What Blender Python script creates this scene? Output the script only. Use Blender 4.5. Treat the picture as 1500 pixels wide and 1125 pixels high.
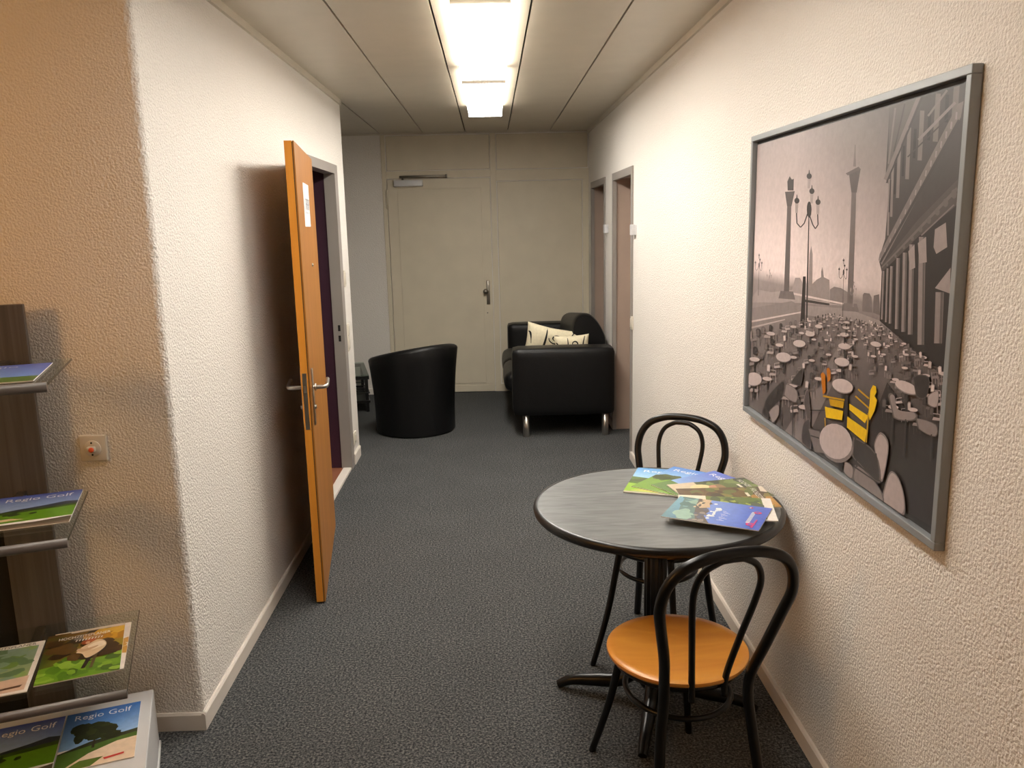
import bpy, bmesh, math, random
from mathutils import Vector, Matrix, noise
random.seed(7)
PI = math.pi
SC = bpy.context.scene
for o in list(bpy.data.objects):
    bpy.data.objects.remove(o)

# ------------------------------------------------------------------ camera
YAW, PITCH, ROLL, FPX, CAMH = math.radians(1.2223), math.radians(-10.9893), math.radians(-1.2916), 1213.76, 1.65
_f = Vector((math.sin(YAW)*math.cos(PITCH), math.cos(YAW)*math.cos(PITCH), math.sin(PITCH)))
_r0 = Vector((math.cos(YAW), -math.sin(YAW), 0)); _u0 = _r0.cross(_f)
_r = _r0*math.cos(ROLL) + _u0*math.sin(ROLL); _u = -_r0*math.sin(ROLL) + _u0*math.cos(ROLL)
EYE = Vector((0, 0, CAMH))
cam = bpy.data.cameras.new('camera'); camo = bpy.data.objects.new('camera', cam)
SC.collection.objects.link(camo)
cam.sensor_width = 36; cam.lens = FPX/1500*36; cam.clip_start = .02
camo.matrix_world = Matrix(((_r.x, _u.x, -_f.x, 0), (_r.y, _u.y, -_f.y, 0), (_r.z, _u.z, -_f.z, CAMH), (0, 0, 0, 1)))
SC.camera = camo

def hit(px, py, point, normal):
    """photo pixel (1500x1125) -> point on a real plane of the room"""
    d = _r*((px-750)/FPX) - _u*((py-562.5)/FPX) + _f
    n = Vector(normal)
    return EYE + d*((Vector(point)-EYE).dot(n)/d.dot(n))

# ------------------------------------------------------------------ world, exposure
w = bpy.data.worlds.new('world'); SC.world = w; w.use_nodes = True
w.node_tree.nodes['Background'].inputs[0].default_value = (.9, .8, .65, 1)
w.node_tree.nodes['Background'].inputs[1].default_value = 0.02
vs = SC.view_settings
vs.view_transform = 'Standard'; vs.look = 'None'; vs.gamma = 1; vs.use_curve_mapping = False
vs.exposure = 0.42
LAMP_DOWN, LAMP_SIDE = 25.0, 2.2          # radiance of the fluorescent diffusers
LAMP_COL = (1.0, .945, .86)
WARM_W = 15.5                              # warm ceiling lamp in the front room

# ------------------------------------------------------------------ helpers
C = SC.collection
def lin(c):
    return tuple(((v/255)/12.92 if v/255 <= .04045 else ((v/255+.055)/1.055)**2.4) for v in c[:3]) + (1.0,)

class MB:
    """collects geometry, builds ONE mesh object"""
    def __init__(s): s.v = []; s.f = []; s.c = []; s.sm = []
    def add(s, vs_, fs, col=None, smooth=False):
        b = len(s.v); s.v += [tuple(v) for v in vs_]
        for f in fs:
            s.f.append(tuple(b+i for i in f)); s.c.append(col); s.sm.append(smooth)
        return s
    def box(s, a, b, M=None, col=None):
        x0, y0, z0 = a; x1, y1, z1 = b
        p = [Vector(q) for q in ((x0,y0,z0),(x1,y0,z0),(x1,y1,z0),(x0,y1,z0),(x0,y0,z1),(x1,y0,z1),(x1,y1,z1),(x0,y1,z1))]
        if M: p = [M @ q for q in p]
        return s.add(p, [(0,3,2,1),(4,5,6,7),(0,1,5,4),(1,2,6,5),(2,3,7,6),(3,0,4,7)], col)
    def bbox(s, a, b, r=.01, seg=3, M=None, smooth=True):
        bm = bmesh.new(); bmesh.ops.create_cube(bm, size=1)
        for v in bm.verts:
            v.co = Vector([(a[i]+b[i])/2 + v.co[i]*(b[i]-a[i]) for i in range(3)])
        bmesh.ops.bevel(bm, geom=list(bm.edges), offset=r, segments=seg, profile=.5, affect='EDGES')
        bm.verts.index_update()
        p = [(M @ v.co if M else v.co.copy()) for v in bm.verts]
        s.add(p, [[v.index for v in f.verts] for f in bm.faces], None, smooth); bm.free(); return s
    def tube(s, pts, r, n=12, cap=True, closed=False, flat=1.0):
        pts = [Vector(p) for p in pts]; N = len(pts)
        rs = r if isinstance(r, (list, tuple)) else [r]*N
        T = []
        for i in range(N):
            a = pts[i-1] if (i or closed) else pts[i]; b = pts[(i+1) % N] if (i < N-1 or closed) else pts[i]
            T.append((b-a).normalized())
        up = Vector((0,0,1)) if abs(T[0].z) < .9 else Vector((1,0,0))
        nx = T[0].cross(up).normalized(); vs_ = []
        for i in range(N):
            nx = (nx - T[i]*nx.dot(T[i])).normalized(); ny = T[i].cross(nx)
            for k in range(n):
                t = 2*PI*k/n; vs_.append(pts[i] + nx*(math.cos(t)*rs[i]) + ny*(math.sin(t)*rs[i]*flat))
        fs = []
        for i in range(N if closed else N-1):
            j = (i+1) % N
            for k in range(n): fs.append((i*n+k, i*n+(k+1) % n, j*n+(k+1) % n, j*n+k))
        s.add(vs_, fs, None, True)
        if cap and not closed:
            b = len(s.v)-len(vs_)
            s.f += [tuple(b+k for k in reversed(range(n))), tuple(b+(N-1)*n+k for k in range(n))]; s.c += [None]*2; s.sm += [False]*2
        return s
    def lathe(s, prof, n=48, M=None, smooth=True, lobes=0, amp=0):
        vs_ = []
        for r, z in prof:
            for k in range(n):
                t = 2*PI*k/n; rr = r*(1+amp*math.cos(lobes*t)) if lobes else r
                v = Vector((rr*math.cos(t), rr*math.sin(t), z)); vs_.append(M @ v if M else v)
        fs = []
        for i in range(len(prof)-1):
            for k in range(n): fs.append((i*n+k, i*n+(k+1) % n, (i+1)*n+(k+1) % n, (i+1)*n+k))
        fs.append(tuple(reversed(range(n)))); fs.append(tuple((len(prof)-1)*n+k for k in range(n)))
        return s.add(vs_, fs, None, smooth)
    def build(s, name, mat, parent=None, auto=None):
        me = bpy.data.meshes.new(name); me.from_pydata(s.v, [], s.f)
        me.polygons.foreach_set('use_smooth', s.sm)
        if any(c is not None for c in s.c):
            at = me.color_attributes.new('Col', 'FLOAT_COLOR', 'CORNER'); d = []
            for p in me.polygons:
                c = s.c[p.index] or (.8,.8,.8,1)
                if isinstance(c[0], (tuple, list)):
                    for q in range(p.loop_total): d += list(c[q % len(c)])
                else: d += list(c)*p.loop_total
            at.data.foreach_set('color', d)
        me.materials.append(mat); me.update()
        if auto: me.set_sharp_from_angle(angle=math.radians(auto))
        o = bpy.data.objects.new(name, me); C.objects.link(o)
        if parent:
            o.parent = parent; o.matrix_parent_inverse = parent.matrix_basis.inverted()
        return o

def empty(name, loc=(0,0,0)):
    o = bpy.data.objects.new(name, None); C.objects.link(o); o.location = loc; o.empty_display_size = .05
    return o
def tag(o, label, cat, group=None):
    o['label'] = label; o['category'] = cat
    if group: o['group'] = group
    return o
def struct(o, label=None, cat=None):
    o['kind'] = 'structure'
    if label: o['label'] = label
    if cat: o['category'] = cat
    return o
def smooth_path(pts, n=8):
    """Catmull-Rom through points"""
    P = [Vector(p) for p in pts]; P = [P[0]*2-P[1]] + P + [P[-1]*2-P[-2]]; out = []
    for i in range(1, len(P)-2):
        for k in range(n):
            t = k/n; a, b, c, d = P[i-1], P[i], P[i+1], P[i+2]
            out.append(.5*((2*b)+(c-a)*t+(2*a-5*b+4*c-d)*t*t+(3*b-a-3*c+d)*t**3))
    return out + [P[-2]]

# ------------------------------------------------------------------ materials
MATS = {}
def nodemat(name):
    m = bpy.data.materials.new(name); m.use_nodes = True; MATS[name] = m
    return m, m.node_tree.nodes, m.node_tree.links, m.node_tree.nodes['Principled BSDF']
def N(nd, t, **kw):
    n = nd.new(t)
    for k, v in kw.items():
        if k.startswith('i_'): n.inputs[k[2:].replace('_', ' ')].default_value = v
        else: setattr(n, k, v)
    return n
def plain(name, col, rough=.5, metal=0, spec=.5, coat=0, bump=None):
    m, nd, ln, b = nodemat(name)
    b.inputs['Base Color'].default_value = lin(col); b.inputs['Roughness'].default_value = rough
    b.inputs['Metallic'].default_value = metal; b.inputs['Specular IOR Level'].default_value = spec
    b.inputs['Coat Weight'].default_value = coat; b.inputs['Coat Roughness'].default_value = .08
    tc = N(nd, 'ShaderNodeTexCoord')
    # faint procedural tone variation
    nz = N(nd, 'ShaderNodeTexNoise', i_Scale=6.0, i_Detail=3.0); ln.new(tc.outputs['Object'], nz.inputs['Vector'])
    mx = N(nd, 'ShaderNodeMix', data_type='RGBA'); l = lin(col)
    mx.inputs[6].default_value = tuple(v*.93 for v in l[:3])+(1,); mx.inputs[7].default_value = tuple(min(1, v*1.07) for v in l[:3])+(1,)
    ln.new(nz.outputs['Fac'], mx.inputs[0]); ln.new(mx.outputs[2], b.inputs['Base Color'])
    if bump:
        n2 = N(nd, 'ShaderNodeTexNoise', i_Scale=bump[0], i_Detail=4.0); ln.new(tc.outputs['Object'], n2.inputs['Vector'])
        bp = N(nd, 'ShaderNodeBump', i_Strength=bump[1], i_Distance=bump[2]); ln.new(n2.outputs['Fac'], bp.inputs['Height']); ln.new(bp.outputs[0], b.inputs['Normal'])
    return m
def plaster(name, col):
    m, nd, ln, b = nodemat(name); b.inputs['Roughness'].default_value = .75; b.inputs['Specular IOR Level'].default_value = .3
    tc = N(nd, 'ShaderNodeTexCoord')
    n1 = N(nd, 'ShaderNodeTexNoise', i_Scale=140.0, i_Detail=2.5, i_Roughness=.55); ln.new(tc.outputs['Object'], n1.inputs['Vector'])
    v1 = N(nd, 'ShaderNodeTexVoronoi', i_Scale=128.0, feature='SMOOTH_F1'); v1.inputs['Smoothness'].default_value = .4; ln.new(tc.outputs['Object'], v1.inputs['Vector'])
    sb = N(nd, 'ShaderNodeMath', operation='MULTIPLY_ADD'); sb.inputs[1].default_value = -.55; ln.new(v1.outputs['Distance'], sb.inputs[0]); ln.new(n1.outputs['Fac'], sb.inputs[2])
    n2 = N(nd, 'ShaderNodeTexNoise', i_Scale=300.0, i_Detail=2.0); ln.new(tc.outputs['Object'], n2.inputs['Vector'])
    ad = N(nd, 'ShaderNodeMath', operation='MULTIPLY_ADD'); ad.inputs[1].default_value = .25
    ln.new(n2.outputs['Fac'], ad.inputs[0]); ln.new(sb.outputs[0], ad.inputs[2])
    bp = N(nd, 'ShaderNodeBump', i_Strength=.75, i_Distance=.006); ln.new(ad.outputs[0], bp.inputs['Height']); ln.new(bp.outputs[0], b.inputs['Normal'])
    n3 = N(nd, 'ShaderNodeTexNoise', i_Scale=1.7, i_Detail=3.0); ln.new(tc.outputs['Object'], n3.inputs['Vector'])
    mx = N(nd, 'ShaderNodeMix', data_type='RGBA'); l = lin(col)
    mx.inputs[6].default_value = tuple(v*.95 for v in l[:3])+(1,); mx.inputs[7].default_value = l
    ln.new(n3.outputs['Fac'], mx.inputs[0]); ln.new(mx.outputs[2], b.inputs['Base Color'])
    return m
def carpet(name):
    m, nd, ln, b = nodemat(name); b.inputs['Roughness'].default_value = .95; b.inputs['Specular IOR Level'].default_value = .1
    tc = N(nd, 'ShaderNodeTexCoord')
    n1 = N(nd, 'ShaderNodeTexNoise', i_Scale=125.0, i_Detail=3.0, i_Roughness=.75); ln.new(tc.outputs['Object'], n1.inputs['Vector'])
    cr = N(nd, 'ShaderNodeValToRGB'); e = cr.color_ramp.elements
    e[0].position = .36; e[0].color = lin((36, 38, 40)); e[1].position = .66; e[1].color = lin((132, 131, 127))
    k = cr.color_ramp.elements.new(.5); k.color = lin((77, 79, 81))
    ln.new(n1.outputs['Fac'], cr.inputs[0])
    n2 = N(nd, 'ShaderNodeTexNoise', i_Scale=3.0, i_Detail=4.0); ln.new(tc.outputs['Object'], n2.inputs['Vector'])
    hs = N(nd, 'ShaderNodeMix', data_type='RGBA', blend_type='MULTIPLY'); hs.inputs[0].default_value = .25
    ln.new(cr.outputs[0], hs.inputs[6]); ln.new(n2.outputs['Fac'], hs.inputs[7]); ln.new(hs.outputs[2], b.inputs['Base Color'])
    bp = N(nd, 'ShaderNodeBump', i_Strength=.7, i_Distance=.004); ln.new(n1.outputs['Fac'], bp.inputs['Height']); ln.new(bp.outputs[0], b.inputs['Normal'])
    return m
def wood(name, c0, c1, rough=.4, axis='Z', scale=14.0, stretch=.06, coat=.1):
    m, nd, ln, b = nodemat(name); b.inputs['Roughness'].default_value = rough; b.inputs['Coat Weight'].default_value = coat; b.inputs['Coat Roughness'].default_value = .25
    tc = N(nd, 'ShaderNodeTexCoord'); mp = N(nd, 'ShaderNodeMapping')
    s = [1, 1, 1]; s['XYZ'.index(axis)] = stretch; mp.inputs['Scale'].default_value = s
    ln.new(tc.outputs['Object'], mp.inputs[0])
    n1 = N(nd, 'ShaderNodeTexNoise', i_Scale=scale, i_Detail=6.0, i_Distortion=.8); ln.new(mp.outputs[0], n1.inputs['Vector'])
    cr = N(nd, 'ShaderNodeValToRGB'); e = cr.color_ramp.elements
    e[0].position = .3; e[0].color = lin(c0); e[1].position = .7; e[1].color = lin(c1)
    ln.new(n1.outputs['Fac'], cr.inputs[0]); ln.new(cr.outputs[0], b.inputs['Base Color'])
    return m
def vcol(name, rough=.4, coat=0):
    m, nd, ln, b = nodemat(name); b.inputs['Roughness'].default_value = rough; b.inputs['Coat Weight'].default_value = coat; b.inputs['Coat Roughness'].default_value = .15
    at = N(nd, 'ShaderNodeVertexColor', layer_name='Col')
    tc = N(nd, 'ShaderNodeTexCoord'); nz = N(nd, 'ShaderNodeTexNoise', i_Scale=60.0, i_Detail=5.0); ln.new(tc.outputs['Object'], nz.inputs['Vector'])
    mr = N(nd, 'ShaderNodeMapRange'); mr.inputs[3].default_value = .84; mr.inputs[4].default_value = 1.16; ln.new(nz.outputs['Fac'], mr.inputs[0])
    mx = N(nd, 'ShaderNodeVectorMath', operation='SCALE'); ln.new(at.outputs['Color'], mx.inputs[0]); ln.new(mr.outputs[0], mx.inputs['Scale'])
    ln.new(mx.outputs[0], b.inputs['Base Color'])
    return m
def emit(name, col, strength):
    m, nd, ln, b = nodemat(name)
    b.inputs['Base Color'].default_value = (.9,.9,.9,1); b.inputs['Emission Color'].default_value = tuple(col)+(1,); b.inputs['Emission Strength'].default_value = strength
    return m
def glass(name, tint=(.95,.975,.96), refl=.1):
    m, nd, ln, b = nodemat(name); nd.remove(b); out = nd['Material Output']
    tr = N(nd, 'ShaderNodeBsdfTransparent'); tr.inputs[0].default_value = tint+(1,)
    gl = N(nd, 'ShaderNodeBsdfGlossy'); gl.inputs['Roughness'].default_value = .02
    lw = N(nd, 'ShaderNodeLayerWeight', i_Blend=.5); pw_ = N(nd, 'ShaderNodeMath', operation='POWER'); pw_.inputs[1].default_value = 5.0; ln.new(lw.outputs['Facing'], pw_.inputs[0])
    fr = N(nd, 'ShaderNodeMath', operation='MULTIPLY_ADD'); fr.inputs[1].default_value = .7; fr.inputs[2].default_value = .03; ln.new(pw_.outputs[0], fr.inputs[0]); mx = N(nd, 'ShaderNodeMixShader')
    ln.new(fr.outputs[0], mx.inputs[0]); ln.new(tr.outputs[0], mx.inputs[1]); ln.new(gl.outputs[0], mx.inputs[2]); ln.new(mx.outputs[0], out.inputs[0])
    return m
def laminate(name):
    m, nd, ln, b = nodemat(name); b.inputs['Roughness'].default_value = .32
    tc = N(nd, 'ShaderNodeTexCoord'); mp = N(nd, 'ShaderNodeMapping'); mp.inputs['Scale'].default_value = (.18, 1, 1); mp.inputs['Rotation'].default_value = (0, 0, .25)
    ln.new(tc.outputs['Object'], mp.inputs[0])
    n1 = N(nd, 'ShaderNodeTexNoise', i_Scale=38.0, i_Detail=6.0, i_Distortion=1.2); ln.new(mp.outputs[0], n1.inputs['Vector'])
    cr = N(nd, 'ShaderNodeValToRGB'); e = cr.color_ramp.elements
    e[0].position = .28; e[0].color = lin((106, 109, 110)); e[1].position = .75; e[1].color = lin((138, 141, 141))
    ln.new(n1.outputs['Fac'], cr.inputs[0]); ln.new(cr.outputs[0], b.inputs['Base Color'])
    return m
def leather(name, col):
    m, nd, ln, b = nodemat(name); b.inputs['Roughness'].default_value = .42; b.inputs['Base Color'].default_value = lin(col); b.inputs['Specular IOR Level'].default_value = .32
    tc = N(nd, 'ShaderNodeTexCoord'); v = N(nd, 'ShaderNodeTexVoronoi', i_Scale=240.0); ln.new(tc.outputs['Object'], v.inputs['Vector'])
    n = N(nd, 'ShaderNodeTexNoise', i_Scale=9.0, i_Detail=3.0); ln.new(tc.outputs['Object'], n.inputs['Vector'])
    ad = N(nd, 'ShaderNodeMath', operation='MULTIPLY_ADD'); ad.inputs[1].default_value = 6.0; ln.new(n.outputs['Fac'], ad.inputs[0]); ln.new(v.outputs['Distance'], ad.inputs[2])
    bp = N(nd, 'ShaderNodeBump', i_Strength=.25, i_Distance=.002); ln.new(ad.outputs[0], bp.inputs['Height']); ln.new(bp.outputs[0], b.inputs['Normal'])
    return m

M_wall = plaster('plaster_white', (236, 231, 224))
M_carpet = carpet('carpet_grey')
M_ceil = plain('ceiling_panel_paint', (208, 200, 184), rough=.38)
M_dark = plain('dark_void', (30, 28, 26), rough=.9)
M_part = plain('partition_paint', (216, 206, 184), rough=.5)
M_base = plain('skirting_paint', (222, 214, 204), rough=.5)
M_frame = plain('steel_frame_grey', (150, 143, 137), rough=.5)
M_reveal = plain('reveal_beige', (172, 152, 138), rough=.6)
M_purple = plain('purple_paint', (58, 26, 44), rough=.6)
M_brownfloor = plain('brown_floor', (140, 88, 62), rough=.5)
M_door = wood('beech_door', (150, 96, 34), (170, 112, 44), rough=.5, axis='Z', scale=18, coat=0)
M_edge = wood('beech_edge', (222, 140, 44), (234, 158, 56), axis='Z', scale=22, coat=.15)
M_seat = wood('plywood_seat', (214, 140, 52), (230, 160, 66), rough=.33, axis='X', scale=16, stretch=.25, coat=.3)
M_black = plain('black_lacquer', (10, 10, 10), rough=.3, spec=.35)
M_blackpl = plain('black_edge', (22, 21, 21), rough=.35)
M_leather = leather('black_leather', (13, 13, 14))
M_chrome = plain('brushed_steel', (190, 186, 178), rough=.28, metal=1)
M_chromed = plain('dull_steel', (140, 134, 124), rough=.4, metal=1)
M_pic = plain('picture_frame_silver', (146, 150, 152), rough=.4, metal=.2)
M_stand = wood('stand_dark_grey', (74, 66, 60), (96, 88, 80), rough=.45, axis='Z', scale=60, stretch=.02, coat=0)
M_alu = plain('aluminium_grey', (208, 208, 209), rough=.45, metal=.1)
M_tube = plain('tube_grey_brown', (104, 95, 88), rough=.42, metal=.1)
M_white = plain('white_plastic', (214, 206, 192), rough=.4)
M_paper = plain('paper_white', (228, 226, 222), rough=.7)
M_orange = plain('orange_lamp', (240, 96, 50), rough=.35)
M_ink = plain('ink_grey', (120, 120, 124), rough=.8)
M_glass = glass('shelf_glass'); M_glass2 = glass('table_glass', (.8,.9,.85))
M_glassedge = plain('glass_edge_green', (40, 52, 44), rough=.2)
M_lam = laminate('grey_laminate')
M_print = vcol('sepia_print', .45)
M_cover = vcol('glossy_cover', .3, .25)
M_cush = vcol('cushion_cloth', .85)
M_ldown = emit('diffuser_bottom', LAMP_COL, LAMP_DOWN)
M_lside = emit('diffuser_side', LAMP_COL, LAMP_SIDE)
M_ldown3 = emit('dimmed_diffuser_bottom', LAMP_COL, LAMP_DOWN*.63); M_lside3 = emit('dimmed_diffuser_side', LAMP_COL, LAMP_SIDE*.63)   # light over the picture, turned down so the near left wall doesn't clip

# ------------------------------------------------------------------ room shell
XR, XL, YP, YE, YB, ZC = .95, -1.01, 2.55, 5.95, 8.15, 2.50
YN, XA, XF = -3.0, -2.8, -3.2

fl = MB(); fl.box((XF-.1, YN-.1, -.05), (XR+.3, YB+.1, 0)); floor = struct(fl.build('floor', M_carpet))

# ceiling: dark void above, panels as parts
cl = MB(); cl.box((XF-.1, YN-.1, ZC+.02), (XR+.3, YB+.1, ZC+.1)); ceiling = struct(cl.build('ceiling', M_dark))
xs = [-1.013+.3995*k for k in range(-6, 5)] + [XR]
ys = [YB, 6.80, 5.09, 3.39, 1.69, 0.0, -1.7, YN]
for i in range(len(xs)-1):
    for j in range(len(ys)-1):
        x0, x1 = max(xs[i], XF)+.0045, xs[i+1]-.0045; y1, y0 = ys[j]-.0006, ys[j+1]+.0006
        if x1 <= x0: continue
        if x1 < -.99:                                   # beside the corridor only front room and alcove have a ceiling
            if y1 > YP and y0 < YE:
                if y0 < YP: y1 = YP
                elif y1 > YE: y0 = YE
                else: continue
        p = MB(); p.box((x0, y0, ZC), (x1, y1, ZC+.016)); p.build('ceiling_panel', M_ceil, ceiling)

def wall_x(mb, xa, xb, ya, yb, openings, z1=ZC+.02):
    """wall slab along y with rectangular door openings (y0,y1,ztop)"""
    y = ya
    for (o0, o1, zt) in sorted(openings):
        mb.box((xa, y, 0), (xb, o0, z1)); mb.box((xa, o0, zt), (xb, o1, z1)); y = o1
    mb.box((xa, y, 0), (xb, yb, z1))

# right wall with two door openings
DR = [(5.62, 6.485, 1.995), (6.965, 7.86, 1.995)]
m = MB(); wall_x(m, XR, XR+.24, YN, YB, DR); wall_r = struct(m.build('wall_right', M_wall))
# left wall: corridor side, front pillar face with a rough rounded plaster corner
OL = (4.49, 5.60, 2.035)
m = MB()
m.box((XL-.12, OL[1], 0), (XL, YE, ZC+.02)); m.box((XL-.12, OL[0], OL[2]), (XL, OL[1], ZC+.02))
m.box((XL-.12, YP+.02, 0), (XL, OL[0], ZC+.02))
m.box((XF, YP, 0), (XL-.02, YP+.12, ZC+.02))
nz, na = 420, 7; vs_ = []; fs = []
for i in range(nz+1):
    z = (ZC+.02)*i/nz
    for k in range(na+1):
        t = PI/2*k/na; j = .0028*noise.noise(Vector((k*.4, 3.1, z*70))) + .0016*noise.noise(Vector((k*.9, 8.1, z*190)))
        if k in (0, na): j *= .2
        vs_.append((XL-.02+(.02+j)*math.sin(t), YP+.02-(.02+j)*math.cos(t), z))
for i in range(nz):
    for k in range(na): a = i*(na+1)+k; fs.append((a, a+1, a+na+2, a+na+1))
m.add(vs_, fs, None, True)
wall_l = struct(m.build('wall_left', M_wall))
# back wall, far alcove and front room walls
m = MB(); m.box((XA, YB, 0), (XR+.24, YB+.15, ZC+.02)); wall_b = struct(m.build('wall_back', M_wall))
m = MB(); m.box((XA-.1, YE-.3, 0), (XA, YB+.15, ZC+.02)); struct(m.build('wall_alcove', M_wall))
m = MB(); m.box((XA-.1, YE-.35, 0), (XL-.12, YE, ZC+.02)); struct(m.build('wall_alcove_near', M_wall))
m = MB(); m.box((XF-.1, YN-.1, 0), (XF, YP+.12, ZC+.02)); struct(m.build('wall_front_left', M_wall))
m = MB(); m.box((XF-.1, YN-.1, 0), (XR+.24, YN, ZC+.02)); struct(m.build('wall_front', M_wall))
# purple room behind the open door
m = MB()
m.box((-2.7, 5.555, 0), (XL-.05, 5.60, 2.4)); m.box((-2.75, 3.2, 0), (-2.7, 5.6, 2.4)); m.box((-2.7, 3.2, 0), (XL-.121, 3.25, 2.4))
m.box((-2.75, 3.2, 2.4), (XL-.121, 5.6, 2.45))
struct(m.build('wall_side_room', M_purple))
m = MB(); m.box((-2.7, 3.25, 0), (XL-.035, 5.555, .012)); struct(m.build('floor_side_room', M_brownfloor))

# skirting boards
def skirt(mb, a, b, side, h=.062, t=.012):
    """a,b = floor line on the wall face; side = outward normal"""
    a, b, s = Vector(a), Vector(b), Vector(side)
    q = [a, b, b+s*t, a+s*t]
    vs_ = [(p.x, p.y, 0) for p in q] + [(p.x, p.y, h) for p in q[:2]] + [(p.x, p.y, h) for p in (b+s*t*.55, a+s*t*.55)] + [(p.x, p.y, h-.007) for p in q[2:]]
    mb.add(vs_, [(0,1,5,4), (4,5,6,7), (7,6,8,9), (9,8,2,3), (0,4,7,9,3), (1,2,8,6,5)])
m = MB(); skirt(m, (XR, YN, 0), (XR, DR[0][0], 0), (-1,0,0)); struct(m.build('baseboard_right', M_base))
m = MB(); skirt(m, (XR, DR[0][1], 0), (XR, DR[1][0], 0), (-1,0,0)); skirt(m, (XR, DR[1][1], 0), (XR, YB, 0), (-1,0,0)); struct(m.build('baseboard_right_far', M_base))
m = MB(); skirt(m, (XL, YP-.012, 0), (XL, OL[0]-.06, 0), (1,0,0)); struct(m.build('baseboard_left', M_base))
m = MB(); skirt(m, (XF, YP, 0), (XL+.012, YP, 0), (0,-1,0)); struct(m.build('baseboard_pillar', M_base))
m = MB()
pth = [(XL, 5.665), (XL, 5.86)] + [(XL-.06+.06*math.cos(t)+.0, 5.90+.06*math.sin(t)) for t in [k*PI/16 for k in range(9)]] + [(-1.6, 5.96)]
for a, b in zip(pth[:-1], pth[1:]):
    d = Vector((b[0]-a[0], b[1]-a[1], 0)).normalized(); n_ = Vector((d.y, -d.x, 0))
    a3 = Vector((*a, 0)); b3 = Vector((*b, 0))
    skirt(m, a3, b3, n_, h=.075, t=.016)
struct(m.build('baseboard_left_end', M_base))
m = MB(); skirt(m, (XA, YB, 0), (-1.0, YB, 0), (0,-1,0)); struct(m.build('baseboard_back', M_base))

# ceiling edge trims (painted angles)
def trim(n, a, b):
    t_ = MB(); t_.box(a, b); struct(t_.build('trim_%d' % n, M_ceil))
trim(1, (XR-.014, YN, 2.468), (XR, YB, ZC)); trim(2, (XL, YP, 2.468), (XL+.014, YE, ZC))
trim(3, (XF, YP-.014, 2.468), (XL, YP, ZC)); trim(4, (XA, YB-.012, 2.488), (XR, YB, ZC))

# ------------------------------------------------------------------ door_1: open beech door in the left wall
d1 = struct(empty('door_1', (XL, OL[0], 0)), 'open brown wooden door hinged back against the textured left wall', 'door')
fm = MB()
FX = XL+.012
fm.box((XL-.06, OL[1]-.055, 0), (FX, OL[1]+.045, OL[2]-.045)); fm.box((XL-.06, OL[0]-.045, 0), (FX, OL[0]+.03, OL[2]-.045))
fm.box((XL-.06, OL[0]-.045, OL[2]-.045), (FX, OL[1]+.045, OL[2]+.012))
fro = fm.build('door_frame', M_frame, d1)
sp = MB()
for z in (.985, .915): sp.box((XL-.028, OL[1]-.0565, z-.02), (XL-.012, OL[1]-.0548, z+.02))
sp.build('strike_slot', M_dark, fro)
th = MB(); th.box((XL-.05, OL[0]+.03, 0), (XL+.005, OL[1]-.055, .016)); th.build('threshold', M_base, d1)
# leaf: right face from near corner A to hinge B
A = Vector((-.781, 3.473, 0)); B = Vector((-.911, 4.43, 0)); LT = (B-A).normalized(); LN = Vector((LT.y, -LT.x, 0))   # LN points into the corridor
LL = (B-A).length
LM = Matrix(((LT.x, -LN.x, 0, A.x), (LT.y, -LN.y, 0, A.y), (0, 0, 1, 0), (0, 0, 0, 1)))          # local x along leaf, y into the wall side, z up
lf = MB(); lf.box((.0015, 0, .008), (LL, .006, 1.995), LM); lf.box((.0, .0085, .008), (LL, .039, 1.995), LM)
leaf = lf.build('door_leaf', M_door, d1)
le = MB(); le.box((-.0008, .009, .009), (.0, .0385, 1.994), LM); le.build('edge_band', M_edge, leaf)
gl_ = MB(); gl_.box((.004, .006, .01), (LL, .0085, 1.99), LM); gl_.build('edge_groove', M_dark, leaf)
lk = MB(); lk.bbox((-.0022, .0145, .80), (-.0006, .0325, 1.045), .0006, 1, LM, False); lp = lk.build('lock_plate', M_chromed, leaf)
lt = MB(); lt.box((-.008, .018, .962), (-.002, .029, .99), LM); lt.build('latch_bolt', M_chrome, leaf)
for sgn, y0, nm in ((-1, 0, 'handle'), (1, .039, 'handle')):
    h = MB()
    a, b = sorted((y0, y0+sgn*.007))
    h.bbox((.052, a, .805), (.082, b, 1.055), .003, 2, LM)
    yy = lambda t: y0+sgn*t
    h.tube([LM @ Vector(p) for p in smooth_path([(.067, yy(.004), .972), (.067, yy(.04), .972), (.071, yy(.056), .973), (.088, yy(.062), .975), (.13, yy(.062), .98), (.175, yy(.06), .986)], 5)], .0095, 12)
    h.lathe([(.016, 0), (.016, .006)], 20, LM @ Matrix.Translation((.067, yy(.006 if sgn > 0 else .012), .972)) @ Matrix.Rotation(PI/2, 4, 'X'))
    h.tube([LM @ Vector((.067, yy(.004), .885)), LM @ Vector((.067, yy(.014), .885))], .009, 12)
    h.build(nm, M_chrome, leaf)
for z in (.25, 1.0, 1.75):
    hg = MB(); hg.tube([LM @ Vector((LL+.006, .03, z-.06)), LM @ Vector((LL+.006, .03, z+.06))], .008, 10); hg.build('hinge', M_chromed, leaf)
pp = hit(457, 388, A, LN)
ppo = MB(); lp_ = LM.inverted() @ pp
ppo.lathe([(.008, 0), (.008, .004), (.004, .007)], 16, LM @ Matrix.Translation((lp_.x, 0, lp_.z)) @ Matrix.Rotation(PI/2, 4, 'X')); ppo.build('peephole', M_chrome, leaf)
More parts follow.
